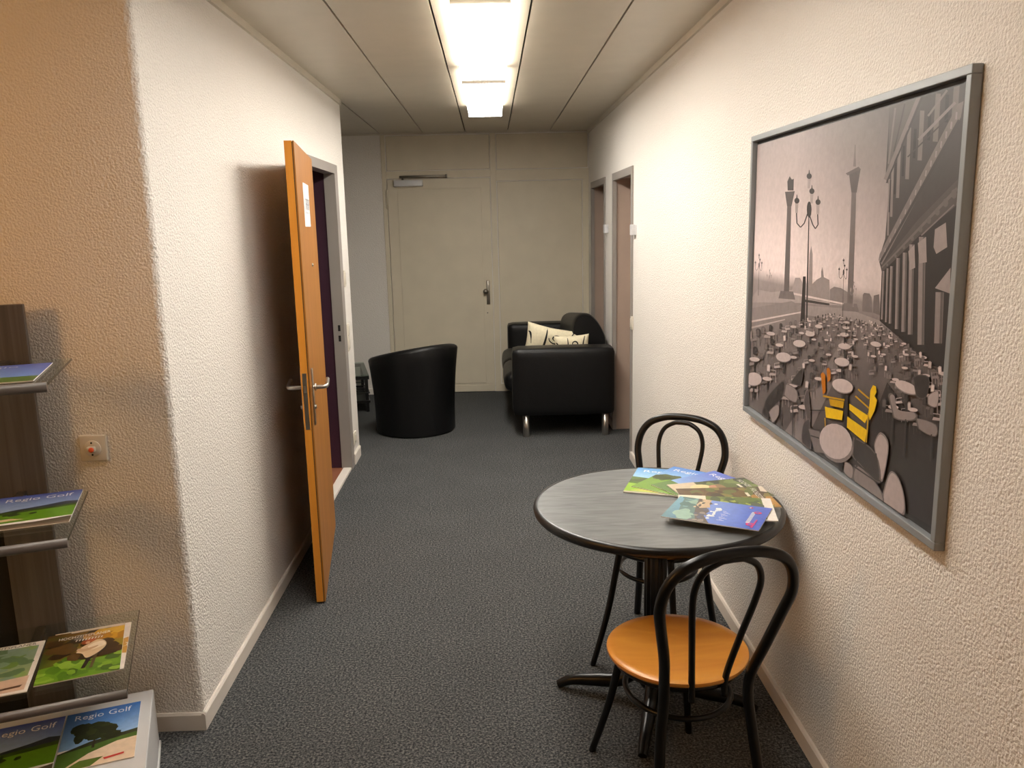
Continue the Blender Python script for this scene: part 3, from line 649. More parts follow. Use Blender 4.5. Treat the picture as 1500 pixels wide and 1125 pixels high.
# ------------------------------------------------------------------ printed magazines
def text_polys(body, size=1.0):
    cu = bpy.data.curves.new('t', 'FONT'); cu.body = body; cu.size = size; cu.resolution_u = 2
    o = bpy.data.objects.new('t', cu); C.objects.link(o); dg = bpy.context.evaluated_depsgraph_get(); dg.update()
    me = o.evaluated_get(dg).to_mesh(); vs_ = [v.co.copy() for v in me.vertices]; fs = [tuple(p.vertices) for p in me.polygons]
    o.evaluated_get(dg).to_mesh_clear(); bpy.data.objects.remove(o); bpy.data.curves.remove(cu)
    return vs_, fs
TXT = {}
class Cover:
    """magazine: body block + printed cover drawn in page coordinates x 0..w, y 0..h (y up the page)"""
    def __init__(s, w=.21, h=.297, th=.0028):
        s.w, s.h, s.th = w, h, th; s.mb = MB(); s.n = 0
    def p(s, pts, col, grad=None):
        s.n += 1; z = s.th+.00002*s.n
        q = [(min(max(x, 0), 1)*s.w, min(max(y, 0), 1)*s.h, z) for x, y in pts]
        s.mb.add(q, [tuple(range(len(q)))], tuple(lin(g) for g in grad) if grad else lin(col)); return s
    def ell(s, cx, cy, rx, ry, col, n=16, jag=0, seed=1):
        rg = random.Random(seed)
        return s.p([(cx+rx*math.cos(2*PI*k/n)*(1+rg.uniform(-jag, jag)), cy+ry*math.sin(2*PI*k/n)*(1+rg.uniform(-jag, jag))) for k in range(n)], col)
    def blobs(s, n, x0, x1, y0, y1, r, cols, seed=1):
        rg = random.Random(seed)
        for k in range(n): s.ell(rg.uniform(x0, x1), rg.uniform(y0, y1), r*rg.uniform(.6, 1.5), r*rg.uniform(.35, .9), rg.choice(cols), 9, .25, seed*97+k)
        return s
    def text(s, body, x, y, width, height, col):
        if body not in TXT: TXT[body] = text_polys(body)
        vs_, fs = TXT[body]; xs_ = [v.x for v in vs_]; ys_ = [v.y for v in vs_]
        s.n += 1; z = s.th+.00002*s.n+.00005
        q = [((x+(v.x-min(xs_))/(max(xs_)-min(xs_))*width)*s.w, (y+(v.y-min(ys_))/(max(ys_)-min(ys_))*height)*s.h, z) for v in vs_]
        s.mb.add(q, fs, lin(col)); return s
    def place(s, name, M, label, cat, group):
        R = tag(empty(name), label, cat, group); R.matrix_world = M
        b = MB(); b.box((0, 0, 0), (s.w, s.h, s.th)); b.box((.0, .0, s.th*.5-.0002), (.0, .0, s.th*.5))
        bo = b.build('pages', M_paper); bo.parent = R
        co = s.mb.build('cover', M_cover); co.parent = R
        return R
def regio(kind, w=.21):
    c = Cover(w)
    if kind == 'meadow':
        c.p([(0,.52),(1,.5),(1,1),(0,1)], 0, [(176,222,246),(150,206,244),(72,150,226),(86,166,234)])
        c.p([(0,0),(1,0),(1,.5),(0,.58)], (120,168,44)); c.p([(0,.28),(.6,.34),(1,.46),(1,.52),(.5,.56),(0,.62)], (84,118,44)); c.p([(0,.50),(.3,.58),(.55,.54),(.8,.52),(1,.58),(1,.46),(0,.42)], (70,92,40))
        c.p([(0,0),(1,0),(1,.25),(.3,.32),(0,.36)], (150,196,52)); c.p([(.1,.08),(.7,.04),(.9,.2),(.3,.16)], (206,206,96)); c.blobs(14, .5, 1, .5, .66, .08, [(58,76,32),(74,92,40),(48,60,30)], 3); c.p([(0,0),(1,0),(1,.035),(0,.045)], (190,180,160))
        c.text('Regio', .14, .80, .52, .11, (250,250,250))
    elif kind == 'hills':
        c.p([(0,.46),(1,.46),(1,1),(0,1)], 0, [(170,214,246),(150,204,246),(84,146,232),(72,138,226)])
        c.p([(0,0),(1,0),(1,.42),(.8,.5),(.55,.44),(.3,.5),(0,.46)], (118,162,50)); c.blobs(20, 0, .6, .45, .62, .09, [(60,78,36),(84,100,52),(52,62,34)], 5); c.p([(.5,.46),(.75,.6),(.95,.5),(1,.44),(.6,.4)], (76,88,84))
        c.text('Regio', .12, .80, .52, .11, (250,250,250))
    elif kind == 'sky':
        c.p([(0,.2),(1,.2),(1,1),(0,1)], 0, [(150,190,240),(120,160,236),(84,100,204),(96,120,216)]); c.p([(0,0),(1,0),(1,.26),(0,.3)], (92,130,60))
        c.text('Regio', .12, .80, .52, .11, (250,250,250))
    elif kind == 'fairway':
        c.p([(0,.5),(1,.5),(1,1),(0,1)], 0, [(164,192,226),(150,180,222),(58,76,168),(70,92,184)]); c.p([(0,.48),(.3,.55),(.6,.6),(.85,.66),(1,.64),(1,.5),(0,.44)], (46,56,72))
        c.p([(0,.16),(1,.2),(1,.56),(0,.47)], (98,148,30)); c.p([(0,.42),(1,.5),(1,.57),(0,.48)], (58,84,30)); c.blobs(7, .2, .6, .38, .45, .05, [(50,74,26),(40,60,24)], 4); c.p([(0,.2),(.45,.24),(.3,.29),(0,.28)], (226,202,160)); c.p([(0,.0),(1,.0),(1,.18),(.6,.12),(0,.12)], (92,84,66))
        c.p([(0,0),(1,0),(1,.05),(0,.04)], (128,112,96))
        c.text('Regio Golf', .10, .79, .80, .13, (244,244,246))
    elif kind == 'tree':
        c.p([(0,.34),(1,.38),(1,1),(0,1)], 0, [(120,164,214),(168,202,236),(42,110,190),(40,96,176)]); c.p([(0,.3),(.4,.42),(1,.5),(1,.44),(.4,.34),(0,.24)], (46,54,34)); c.p([(0,.0),(1,.0),(1,.44),(.6,.38),(0,.28)], (74,104,40))
        c.p([(.05,.0),(1,.0),(1,.36),(.75,.34),(.4,.22)], (226,200,172)); c.p([(.1,.0),(.45,.0),(.6,.12),(.3,.12)], (88,110,42)); c.p([(.42,.3),(.46,.3),(.45,.46),(.43,.46)], (48,36,24)); c.blobs(34, .2, .68, .46, .70, .10, [(42,52,24),(54,64,28),(34,42,22)], 8)
        c.text('Regio Golf', .12, .82, .76, .12, (240,242,246)); c.p([(.62,.06),(.86,.09),(.86,.12),(.6,.09)], (206,62,54))
    return c
def wedding(kind):
    c = Cover()
    if kind == 'hug':
        c.p([(0,0),(1,0),(1,1),(0,1)], 0, [(70,100,34),(92,128,40),(178,132,40),(62,44,22)]); c.p([(0,0),(1,0),(1,.42),(.6,.3),(.3,.34),(0,.3)], (104,146,38))
        c.blobs(40, 0, 1, .05, .4, .09, [(84,124,32),(120,160,44),(66,98,30),(136,172,60)], 11); c.blobs(22, .0, .62, .4, .9, .12, [(70,50,22),(92,66,30),(54,40,20),(84,76,30)], 12); c.blobs(16, .62, 1, .6, .92, .12, [(206,150,34),(180,124,30),(224,176,60)], 13); c.blobs(12, .62, 1, .36, .64, .11, [(70,46,22),(60,40,22)], 14)
        c.p([(.56,.30),(.66,.30),(.72,.52),(.80,.50),(.62,.28)], (44,34,28)); c.p([(.52,.16),(.57,.16),(.66,.46),(.8,.5),(.82,.56),(.6,.5)], (40,30,26)); c.p([(.62,.14),(.66,.14),(.7,.42),(.66,.42)], (92,76,50))
        sm = lambda pts: [(p.x, p.y) for p in smooth_path([(*q, 0) for q in pts+pts[:1]], 4)][:-1]
        c.p(sm([(.42,.50),(.50,.46),(.56,.36),(.66,.40),(.76,.50),(.79,.60),(.74,.69),(.66,.72),(.58,.67),(.48,.60)]), (216,188,150)); c.p(sm([(.55,.60),(.64,.66),(.74,.66),(.78,.58),(.70,.54),(.60,.52)]), (236,216,188)); c.p(sm([(.42,.54),(.52,.50),(.66,.55),(.68,.59),(.54,.56),(.44,.58)]), (196,160,122))
        c.ell(.53, .70, .07, .05, (160,78,38)); c.ell(.585, .735, .06, .045, (184,96,48)); c.ell(.545, .685, .03, .028, (214,164,126))
        c.text('HOCHZEITSPLANER', .16, .83, .66, .055, (240,236,226)); c.p([(.36,.80),(.7,.80),(.7,.806),(.36,.806)], (226,220,206)); c.p([(.3,.955),(1,.945),(1,1),(.3,1)], (214,196,176))
        for k in range(9): c.p([(.38+k*.04,.75),(.395+k*.04,.75),(.41+k*.04,.785),(.39+k*.04,.785)], (236,232,222))
    elif kind == 'couple':
        c.p([(0,0),(1,0),(1,1),(0,1)], (74,88,44)); c.blobs(46, 0, 1, .45, 1, .12, [(60,78,40),(92,112,54),(44,58,34),(120,140,76)], 21); c.p([(0,0),(1,0),(1,.3),(0,.34)], (214,196,168))
        c.ell(.34, .34, .2, .14, (228,212,160)); c.ell(.66, .38, .24, .16, (216,216,222)); c.ell(.35, .5, .12, .07, (200,140,110)); c.ell(.66, .56, .14, .075, (206,136,100)); c.ell(.36, .57, .15, .05, (150,120,84)); c.ell(.68, .64, .15, .05, (86,56,34)); c.p([(.5,.25),(.56,.25),(.6,.4),(.54,.4)], (70,70,78))
        c.text('HOCHZEITSPLANER', .1, .86, .8, .06, (240,238,230)); c.p([(.3,.78),(.6,.78),(.6,.815),(.3,.815)], (232,228,214))
    elif kind == 'forest':
        c.p([(0,0),(1,0),(1,1),(0,1)], (96,72,38)); c.blobs(60, 0, 1, 0, 1, .12, [(110,84,40),(78,56,28),(136,124,60),(96,110,50),(60,46,26)], 31); c.blobs(14, .5, 1, .8, 1, .09, [(206,156,60),(180,130,50)], 33); c.p([(.0,.955),(.25,.93),(.3,1),(0,1)], (226,214,196))
        c.text('HOCHZEITSPLANER', .1, .84, .8, .06, (240,238,230)); c.p([(.3,.74),(.48,.74),(.48,.775),(.3,.775)], (236,230,214))
    elif kind == 'bush':
        c.p([(0,0),(1,0),(1,1),(0,1)], (238,232,224)); c.p([(.0,.30),(.92,.30),(.92,.90),(0,.90)], (112,132,56)); c.blobs(44, .05, .9, .36, .86, .1, [(96,120,52),(140,158,64),(72,94,52),(176,190,84)], 41); c.blobs(9, .3, .9, .74, .88, .08, [(62,76,64),(78,92,80)], 43)
        c.p([(.0,0),(1,.0),(1,.3),(.0,.3)], (236,222,200))
    elif kind == 'castle':
        c.p([(0,.0),(1,.0),(1,1),(0,1)], 0, [(116,176,196),(92,140,150),(80,112,214),(74,104,206)]); c.p([(0,.34),(1,.42),(1,1),(0,1)], 0, [(126,160,230),(110,146,228),(78,108,212),(70,96,206)])
        c.p([(0,.06),(.5,.1),(1,.16),(1,.36),(0,.26)], (96,132,128)); c.blobs(10, .0, .9, .1, .26, .1, [(120,168,172),(150,186,170),(84,124,120)], 51)
        c.p([(0,.30),(.16,.40),(.3,.34),(.5,.42),(.72,.40),(1,.5),(1,.36),(.6,.28),(.3,.24),(0,.22)], (96,88,84)); c.p([(.0,.26),(.3,.24),(.42,.30),(.34,.4),(.16,.36),(0,.36)], (206,178,142)); c.blobs(12, .45, 1, .3, .42, .05, [(88,92,112),(120,116,120),(150,138,128)], 52); c.blobs(7, .04, .4, .24, .3, .04, [(74,70,62),(216,196,160)], 53)
        c.blobs(9, .3, .85, .44, .52, .035, [(240,246,250),(226,236,248)], 54); c.ell(.16, .43, .03, .02, (244,248,250))
        for k in range(10): c.p([(.42+k*.045,.55+(k % 3)*.01),(.43+k*.045,.55+(k % 3)*.01),(.43+k*.045,.585+(k*7 % 5)*.014),(.42+k*.045,.585+(k*7 % 5)*.014)], (240,242,250))
        for k in range(9): c.p([(.30+k*.055,.835),(.335+k*.055,.835),(.335+k*.055,.875),(.30+k*.055,.875)], (236,238,246))
        c.ell(.82, .89, .06, .045, (226,64,120)); c.ell(.30, .895, .05, .04, (226,64,110)); c.ell(.82, .885, .03, .022, (82,108,212)); c.ell(.30, .89, .026, .02, (82,108,212)); c.p([(.6,.92),(.95,.905),(.95,.93),(.6,.935)], (206,70,140)); c.ell(.12, .80, .03, .022, (214,74,96)); c.p([(.10,.785),(.15,.785),(.15,.80),(.10,.80)], (240,240,246))
    elif kind == 'track':
        c.p([(0,0),(1,0),(1,1),(0,1)], (236,230,222)); c.p([(0,.24),(.94,.28),(.94,.92),(0,.92)], 0, [(160,170,120),(150,164,104),(132,156,140),(140,160,150)]); c.blobs(30, 0, .9, .3, .9, .11, [(110,140,64),(140,166,96),(96,124,84),(132,156,130)], 61); c.p([(0,.02),(.96,.04),(.96,.30),(.5,.26),(0,.18)], (214,184,160)); c.p([(0,.04),(.9,.1),(.92,.14),(.4,.1),(0,.1)], (92,66,46)); c.p([(0,.3),(.16,.32),(.2,.44),(.1,.5),(0,.5)], (34,28,28))
        c.text('HOCHZEITSPLANER', .1, .93, .8, .05, (90,84,74))
    return c

def flat(x, y, z, rot): return Matrix.Translation((x, y, z)) @ Matrix.Rotation(rot, 4, 'Z')
GT = 'magazines fanned on the round table'
def by_topleft(tl, deg, z):           # page top-left corner and direction of the top edge
    a = math.radians(deg); up = Vector((-math.sin(a), math.cos(a))); o = Vector(tl)-up*.297
    return flat(o.x, o.y, z, a)
z0 = TZ+.0016
fan = [(regio('meadow'), (.537, 3.022), -20, 'green meadow golf magazine, least turned and lowest of the table fan'),
       (regio('hills'), (.672, 3.012), -42, 'golf magazine with hazy blue sky and wooded hill, second in the table fan'),
       (regio('sky'), (.805, 2.932), -62, 'golf magazine showing only deep blue sky in the middle of the table fan'),
       (wedding('couple'), (.885, 2.828), -79, 'wedding magazine with a smiling couple on the cover in the table fan'),
       (wedding('forest'), (.910, 2.712), -91, 'brown autumn woodland wedding magazine in the table fan'),
       (wedding('bush'), (.895, 2.578), -102, 'white edged magazine with green bushes under the blue castle one'),
       (wedding('castle'), (.866, 2.474), -119, 'blue sky magazine with lakeside castle lying topmost on the table fan')]
# lay them one after another: each rests as a tilted plane on the table and on the ones below
laid = []
for k, (cv, tl, deg, lab) in enumerate(fan):
    Mi = by_topleft(tl, deg, 0); pts = []
    for i in range(11):
        for j in range(14):
            p = Mi @ Vector((cv.w*i/10, cv.h*j/13, 0)); req = z0
            for (Mj, iv, wj, hj, (c_, ax, ay)) in laid:
                q = iv @ p
                if -.003 < q.x < wj+.003 and -.003 < q.y < hj+.003: req = max(req, c_+ax*p.x+ay*p.y+cv.th+.0006)
            pts.append((p.x, p.y, req))
    mx_, my_ = sum(p[0] for p in pts)/len(pts), sum(p[1] for p in pts)/len(pts); bestp = None
    for ia in range(-14, 15):
        for ib in range(-14, 15):
            ax, ay = ia*.008, ib*.008; c_ = max(p[2]-ax*p[0]-ay*p[1] for p in pts); hgt = c_+ax*mx_+ay*my_
            if bestp is None or hgt < bestp[0]: bestp = (hgt, c_, ax, ay)
    _, c_, ax, ay = bestp; laid.append((Mi, Mi.inverted(), cv.w, cv.h, (c_, ax, ay)))
    ex = Mi.to_3x3() @ Vector((1,0,0)); ey = Mi.to_3x3() @ Vector((0,1,0)); o_ = Mi.to_translation()
    ex = Vector((ex.x, ex.y, ax*ex.x+ay*ex.y)).normalized(); nz_ = ex.cross(Vector((ey.x, ey.y, ax*ey.x+ay*ey.y))).normalized(); ey = nz_.cross(ex)
    M = Matrix(((ex.x, ey.x, nz_.x, o_.x), (ex.y, ey.y, nz_.y, o_.y), (ex.z, ey.z, nz_.z, c_+ax*o_.x+ay*o_.y), (0, 0, 0, 1)))
    cv.place('magazine', M, lab, 'magazine', GT)

# ------------------------------------------------------------------ brochure stand
SA = math.radians(19); SAx = Vector((math.cos(SA), math.sin(SA), 0)); SN = Vector((math.sin(SA), -math.cos(SA), 0))
SM = Matrix(((SAx.x, -SN.x, 0, 0), (SAx.y, -SN.y, 0, 0), (0, 0, 1, 0), (0, 0, 0, 1)))     # local x along the stand, local y = away from viewer (-c), z up
ST = tag(empty('brochure_stand', SAx*-.75+SN*-2.5), 'dark grey brochure stand with glass shelves in front of the textured pillar', 'stand')
for x0, x1 in ((-.63, -.4975), (-1.13, -.9975)):
    u_ = MB(); u_.bbox((x0, 2.765, .0), (x1, 2.795, 1.449), .002, 1, SM, False); u_.build('upright', M_stand, ST)
bp_ = MB(); bp_.box((-1.0, 2.78, .0), (-.63, 2.79, 1.40), SM); bp_.build('dark_gap_sheet', M_dark, ST)  # dark sheet put in to draw the black gap between the uprights
for (xe, xs_, c0, c1, z, nm) in ((-.374, -1.25, 2.25, 2.665, 1.289, 'shelf'), (-.374, -1.25, 2.25, 2.665, .889, 'shelf'), (-.282, -1.345, 2.25, 2.750, .450, 'shelf')):
    g = MB(); g.box((xs_, c0, z), (xe, c1, z+.006), SM); so = g.build('glass_shelf', M_glass, ST)
    g = MB(); g.box((xe, c0, z), (xe+.0012, c1, z+.006), SM); g.build('glass_edge', M_glassedge, so)
    g = MB(); g.tube([SM @ Vector((xs_, c0-.006, z-.004)), SM @ Vector((xe, c0-.006, z-.004))], .0125, 14); g.build('front_tube', M_tube, so)
    for bx in (-.565, -1.065):
        g = MB(); g.box((bx-.012, c1-.12, z-.016), (bx+.012, 2.768, z-.001), SM); g.build('bracket', M_chromed, so)
b_ = MB(); b_.bbox((-1.37, 2.22, .012), (-.262, 2.70, .2), .003, 1, SM, False); b_.build('base_box', M_alu, ST)
b_ = MB(); b_.bbox((-1.375, 2.21, .0), (-.257, 2.705, .014), .002, 1, SM, False); b_.build('base_plate', M_alu, ST)
GS = 'magazines lying on the brochure stand'
def onstand(cv, s_right, c_front, z, rot, lab):
    # page bottom-right corner at (s_right, c_front); page top points away from the viewer
    M = SM @ Matrix.Translation((s_right, c_front, z)) @ Matrix.Rotation(math.radians(rot), 4, 'Z') @ Matrix.Translation((-cv.w, 0, 0))
    return cv.place('magazine', M, lab, 'magazine', GS)
onstand(regio('sky', .21), -.408, 2.275, 1.2962, 0, 'blue covered magazine on the uppermost glass shelf of the stand')
onstand(regio('fairway', .215), -.387, 2.375, .8962, 0, 'golf magazine with green fairway on the middle glass shelf of the stand')
onstand(wedding('track'), -.531, 2.335, .4572, 0, 'wedding magazine with white border and pale track on the lowest glass shelf')
cvx = Cover(); cvx.p([(0,0),(1,0),(1,1),(0,1)], (222,210,196)); cvx.blobs(12, 0, 1, .2, .8, .12, [(190,140,60),(206,170,110)], 71)
onstand(cvx, -.298, 2.362, .4572, 0, 'pale magazine almost hidden beneath the embracing couple wedding magazine')
onstand(wedding('hug'), -.307, 2.352, .4612, 1.5, 'wedding magazine with embracing couple in a meadow on the lowest glass shelf')
onstand(regio('tree', .205), -.295, 2.335, .2012, 0, 'golf magazine with big dark tree on the grey base of the stand')
onstand(regio('fairway', .205), -.505, 2.335, .2012, 0, 'golf magazine with dusky sky beside the tree one on the stand base')

# ------------------------------------------------------------------ sofa
SF = tag(empty('sofa', (.55, 7.2, 0)), 'black leather two-seat sofa on steel legs against the right wall', 'sofa')
def soft(mb, a, b, r, puff=(0,0,0), M=None, div=10):
    """rounded upholstered block: bevelled, subdivided and gently puffed"""
    bm = bmesh.new(); bmesh.ops.create_cube(bm, size=1)
    c_ = [(a[i]+b[i])/2 for i in range(3)]; h_ = [(b[i]-a[i])/2 for i in range(3)]
    bmesh.ops.subdivide_edges(bm, edges=list(bm.edges), cuts=div, use_grid_fill=True)
    for v in bm.verts:
        q = Vector([v.co[i]*2*h_[i] for i in range(3)])
        inner = Vector([max(-(h_[i]-r), min(h_[i]-r, q[i])) for i in range(3)]); d = q-inner
        if d.length > 1e-6: q = inner+d.normalized()*min(r, d.length) if d.length > r else inner+d
        for i in range(3):
            j, k = (i+1) % 3, (i+2) % 3
            if abs(q[i]) > h_[i]-r*.9: q[i] += math.copysign(puff[i]*(1-(q[j]/h_[j])**2)*(1-(q[k]/h_[k])**2), q[i])
        v.co = Vector(c_)+q
    bm.verts.index_update()
    mb.add([(M @ v.co if M else v.co.copy()) for v in bm.verts], [[v.index for v in f.verts] for f in bm.faces], None, True); bm.free(); return mb
for y0, y1 in ((6.27, 6.50), (7.89, 8.115)):
    a_ = MB(); soft(a_, (.140, y0, .172), (.930, y1, .697), .03, (.004, .008, .006), None, 14); a_.build('armrest', M_leather, SF)
b_ = MB(); soft(b_, (.17, 6.48, .175), (.90, 7.91, .33), .03); b_.build('seat_base', M_leather, SF)
for y0, y1 in ((6.505, 7.193), (7.197, 7.885)):
    s_ = MB(); soft(s_, (.085, y0, .315), (.70, y1, .475), .06, (.012, .0, .018), None, 12); s_.build('seat_cushion', M_leather, SF)
# backrest: rounded profile swept along y
def prof_sweep(mb, prof, y0, y1, ny=10, bulge=.012):
    n = len(prof); vs_ = []; fs = []
    cx = sum(p[0] for p in prof)/n; cz = sum(p[1] for p in prof)/n
    ts = [0, .012, .03, .06, .12, .25, .4, .5, .6, .75, .88, .94, .97, .988, 1]
    for t in ts:
        e = min(t, 1-t); s = .90+.10*math.sqrt(min(1, e/.06)) if e < .06 else 1.0
        for (x, z) in prof:
            zz = cz+(z-cz)*s; zz = zz if zz < .45 else .45+(zz-.45)*(1-.26*t); vs_.append((cx+(x-cx)*s, y0+(y1-y0)*t, zz))
    for i in range(len(ts)-1):
        for k in range(n): fs.append((i*n+k, i*n+(k+1) % n, (i+1)*n+(k+1) % n, (i+1)*n+k))
    mb.add(vs_, fs, None, True); mb.add(vs_[:n], [tuple(reversed(range(n)))], None, True); mb.add(vs_[-n:], [tuple(range(n))], None, True)
pf = [(.70, .42), (.665, .55), (.640, .70), (.640, .80), (.660, .872), (.695, .910), (.740, .922), (.79, .912), (.835, .875), (.872, .825), (.905, .76), (.925, .68), (.932, .42)]
pf = [(p.x, p.y) for p in [Vector(q) for q in smooth_path([(*q, 0) for q in pf], 4)]]
b_ = MB(); prof_sweep(b_, pf, 6.68, 7.89); b_.build('backrest', M_leather, SF, 70)
b_ = MB(); soft(b_, (.79, 6.49, .33), (.925, 6.72, .62), .03); b_.build('back_support', M_leather, SF)
for x, y in ((.24, 6.315), (.86, 6.315), (.24, 8.05), (.86, 8.05)):
    l_ = MB(); l_.lathe([(.023, .0), (.026, .004), (.026, .18)], 20, Matrix.Translation((x, y, 0))); l_.build('leg', M_chrome, SF)

# cushions: cream cloth with black scrolls
def cushion(w_, h_, t_, M, seed, label):
    R = tag(empty('scatter_cushion'), label, 'cushion', 'cream cushions with black scrolls on the sofa'); R.matrix_world = M
    n = 26; mb = MB()
    def pt(i, k, s):
        a, b = -1+2*i/n, -1+2*k/n; th_ = t_*(max(0, (1-a**4)*(1-b**4)))**.55
        pin = 1-.10*(1-abs(a)**1.5)*abs(b)**6; pin2 = 1-.10*(1-abs(b)**1.5)*abs(a)**6
        return Vector((a*w_/2*pin2, s*th_/2+.004*math.sin(a*5+seed)*math.cos(b*4), b*h_/2*pin))
    cream = lin((226, 216, 186))
    for s in (1, -1):
        vs_ = [pt(i, k, s) for i in range(n+1) for k in range(n+1)]
        fs = [(i*(n+1)+k, (i+1)*(n+1)+k, (i+1)*(n+1)+k+1, i*(n+1)+k+1) for i in range(n) for k in range(n)]
        if s > 0: fs = [tuple(reversed(f)) for f in fs]
        mb.add(vs_, fs, cream, True)
    cl_ = mb.build('cover', M_cush); cl_.parent = R
    # scroll pattern: thin printed ribbons following both faces
    sc = MB(); bl = lin((18, 16, 16)); rg = random.Random(seed)
    def surf(a, b, s):
        i, k = (a+1)/2*n, (b+1)/2*n; p = pt(max(0, min(n, i)), max(0, min(n, k)), s); p.y += s*.0012; return p
    def ribbon(path, w0, s):
        L_ = []; 
        for i, (a, b) in enumerate(path):
            a2, b2 = path[min(i+1, len(path)-1)]; a1, b1 = path[max(i-1, 0)]; d = Vector((a2-a1, b2-b1)).normalized(); t = i/(len(path)-1)
            ww = w0*(.35+1.0*math.sin(PI*min(1, t*1.1+.05))); L_ += [surf(a-d.y*ww, b+d.x*ww, s), surf(a+d.y*ww, b-d.x*ww, s)]
        fs = [(2*i, 2*i+2, 2*i+3, 2*i+1) for i in range(len(path)-1)]; sc.add(L_, fs, bl)
    def spiral(ca, cb, r0, turns, sgn, s, ph=0): ribbon([(ca+r0*(1-t*.8)*math.cos(ph+sgn*t*turns*2*PI), cb+r0*(1-t*.8)*math.sin(ph+sgn*t*turns*2*PI)) for t in [q/28 for q in range(29)]], .028, s)
    for s in (1, -1):
        spiral(.12, .55, .26, 1.4, 1, s, PI); spiral(.1, -.05, .3, 1.4, -1, s, PI/2); spiral(-.6, -.35, .24, 1.3, 1, s, 0); spiral(.65, -.5, .22, 1.3, -1, s, 0)
        ribbon([(-.35+.1*math.sin(t*3)-t*.25+.1, .95-1.8*t) for t in [q/20 for q in range(21)]], .03, s); ribbon([(.75-.15*math.sin(t*4), .95-1.5*t) for t in [q/20 for q in range(21)]], .03, s)
        ribbon([(-.95+.2*t, .6-.5*t+.2*math.sin(t*3)) for t in [q/12 for q in range(13)]], .035, s)
    so = sc.build('scroll_print', M_cush); so.parent = R
    return R
cushion(.44, .36, .14, Matrix.Translation((.46, 6.735, .64)) @ Matrix.Rotation(math.radians(13), 4, 'Y') @ Matrix.Rotation(math.radians(10), 4, 'X'), 2, 'larger cream cushion with black scrolls leaning inside the sofa arm')
cushion(.28, .28, .11, Matrix.Translation((.63, 6.575, .625)) @ Matrix.Rotation(math.radians(-3), 4, 'Y') @ Matrix.Rotation(math.radians(8), 4, 'X'), 9, 'smaller cream cushion with black scrolls beside the sofa backrest')

# ------------------------------------------------------------------ tub armchair
TBC = Vector((-.655, 6.66, 0)); TBA = math.radians(130)      # facing direction (left and away)
TB = tag(empty('tub_armchair', TBC), 'black leather barrel tub armchair standing beside the glass side table', 'armchair')
def tub(mb, ri, ro, z0_, hfun, a0=48, n=56):
    """U-shaped shell round the seat; a0 = half opening angle at the front"""
    vs_ = []; fs = []
    rows = 8
    for i in range(n+1):
        th_ = math.radians(a0)+(2*PI-2*math.radians(a0))*i/n; hb = hfun(th_)
        loop = []
        for k in range(rows+1):
            t = k/rows; z = z0_+(hb-.03-z0_)*t; loop.append((ro(t), z))
        rt, it = ro(1), ri(1)
        for k in range(1, 6):
            a = PI*k/6; loop.append(((rt+it)/2+(rt-it)/2*math.cos(a), hb-.03+.03*math.sin(a)))
        for k in range(rows+1):
            t = 1-k/rows; z = z0_+(hb-.03-z0_)*t; loop.append((ri(t), z))
        for r_, z in loop:
            a = th_+TBA; vs_.append(TBC+Vector((r_*math.cos(a), r_*math.sin(a), z)))
        m_ = len(loop)
    for i in range(n):
        for k in range(m_): fs.append((i*m_+k, (i+1)*m_+k, (i+1)*m_+(k+1) % m_, i*m_+(k+1) % m_))
    fs.append(tuple(range(m_))); fs.append(tuple(n*m_+k for k in reversed(range(m_))))
    mb.add(vs_, fs, None, True)
s_ = MB(); tub(s_, lambda t: .235+.03*t, lambda t: .322+.040*t**2.2, .012, lambda a: .655+.065*max(-1.0, -math.cos(a)*1.15)); s_.build('shell', M_leather, TB, 60)
TMx = Matrix.Translation(TBC)
s_ = MB(); s_.lathe([(.20, .30), (.238, .32), (.245, .38), (.235, .43), (.20, .455), (.1, .465), (.01, .468)], 48, TMx); s_.build('seat_cushion', M_leather, TB)
s_ = MB(); s_.lathe([(.29, .0), (.315, .006), (.318, .02), (.30, .30)], 48, TMx); s_.build('base', M_leather, TB, 50)

# ------------------------------------------------------------------ glass side table in the alcove
GA = math.radians(12); GC = Vector((-1.547, 7.65, 0)); GM = Matrix.Translation(GC) @ Matrix.Rotation(GA, 4, 'Z')
G = tag(empty('side_table', GC), 'black metal side table with glass top and wire lattice shelf behind the armchair', 'side table')
hx, hy = .35, .38
for sx in (-1, 1):
    for sy in (-1, 1):
        l_ = MB(); l_.box((sx*(hx-.025)-.014, sy*(hy-.025)-.014, 0), (sx*(hx-.025)+.014, sy*(hy-.025)+.014, .305), GM); l_.build('leg', M_blackpl, G)
for q in ((-hx, -hy, hx, -hy+.035), (-hx, hy-.035, hx, hy), (-hx, -hy+.035, -hx+.035, hy-.035), (hx-.035, -hy+.035, hx, hy-.035)):
    r_ = MB(); r_.box((q[0], q[1], .300), (q[2], q[3], .330), GM); r_.build('top_rail', M_blackpl, G)
g_ = MB(); g_.box((-hx+.004, -hy+.004, .3302), (hx-.004, hy-.004, .338), GM); g_.build('glass_top', M_glass2, G)
for q in ((-hx, -hy, hx, -hy+.02), (-hx, hy-.02, hx, hy), (-hx, -hy+.02, -hx+.02, hy-.02), (hx-.02, -hy+.02, hx, hy-.02)):
    for z_, zh in ((.085, .022), (.17, .008)):
        r_ = MB(); r_.box((q[0], q[1], z_), (q[2], q[3], z_+zh), GM); r_.build('shelf_rail', M_blackpl, G)
bt = MB(); bt.box((-hx+.02, -hy+.02, .088), (hx-.02, hy-.02, .096), GM); bt.build('bottom_shelf', M_blackpl, G)
for k in range(7):
    r_ = MB(); x = -hx+.06+k*.09; r_.tube([GM @ Vector((x, -hy+.01, .172)), GM @ Vector((x+.06*(1 if k % 2 else -1), hy-.01, .172))], .004, 6); r_.build('lattice_wire', M_blackpl, G)
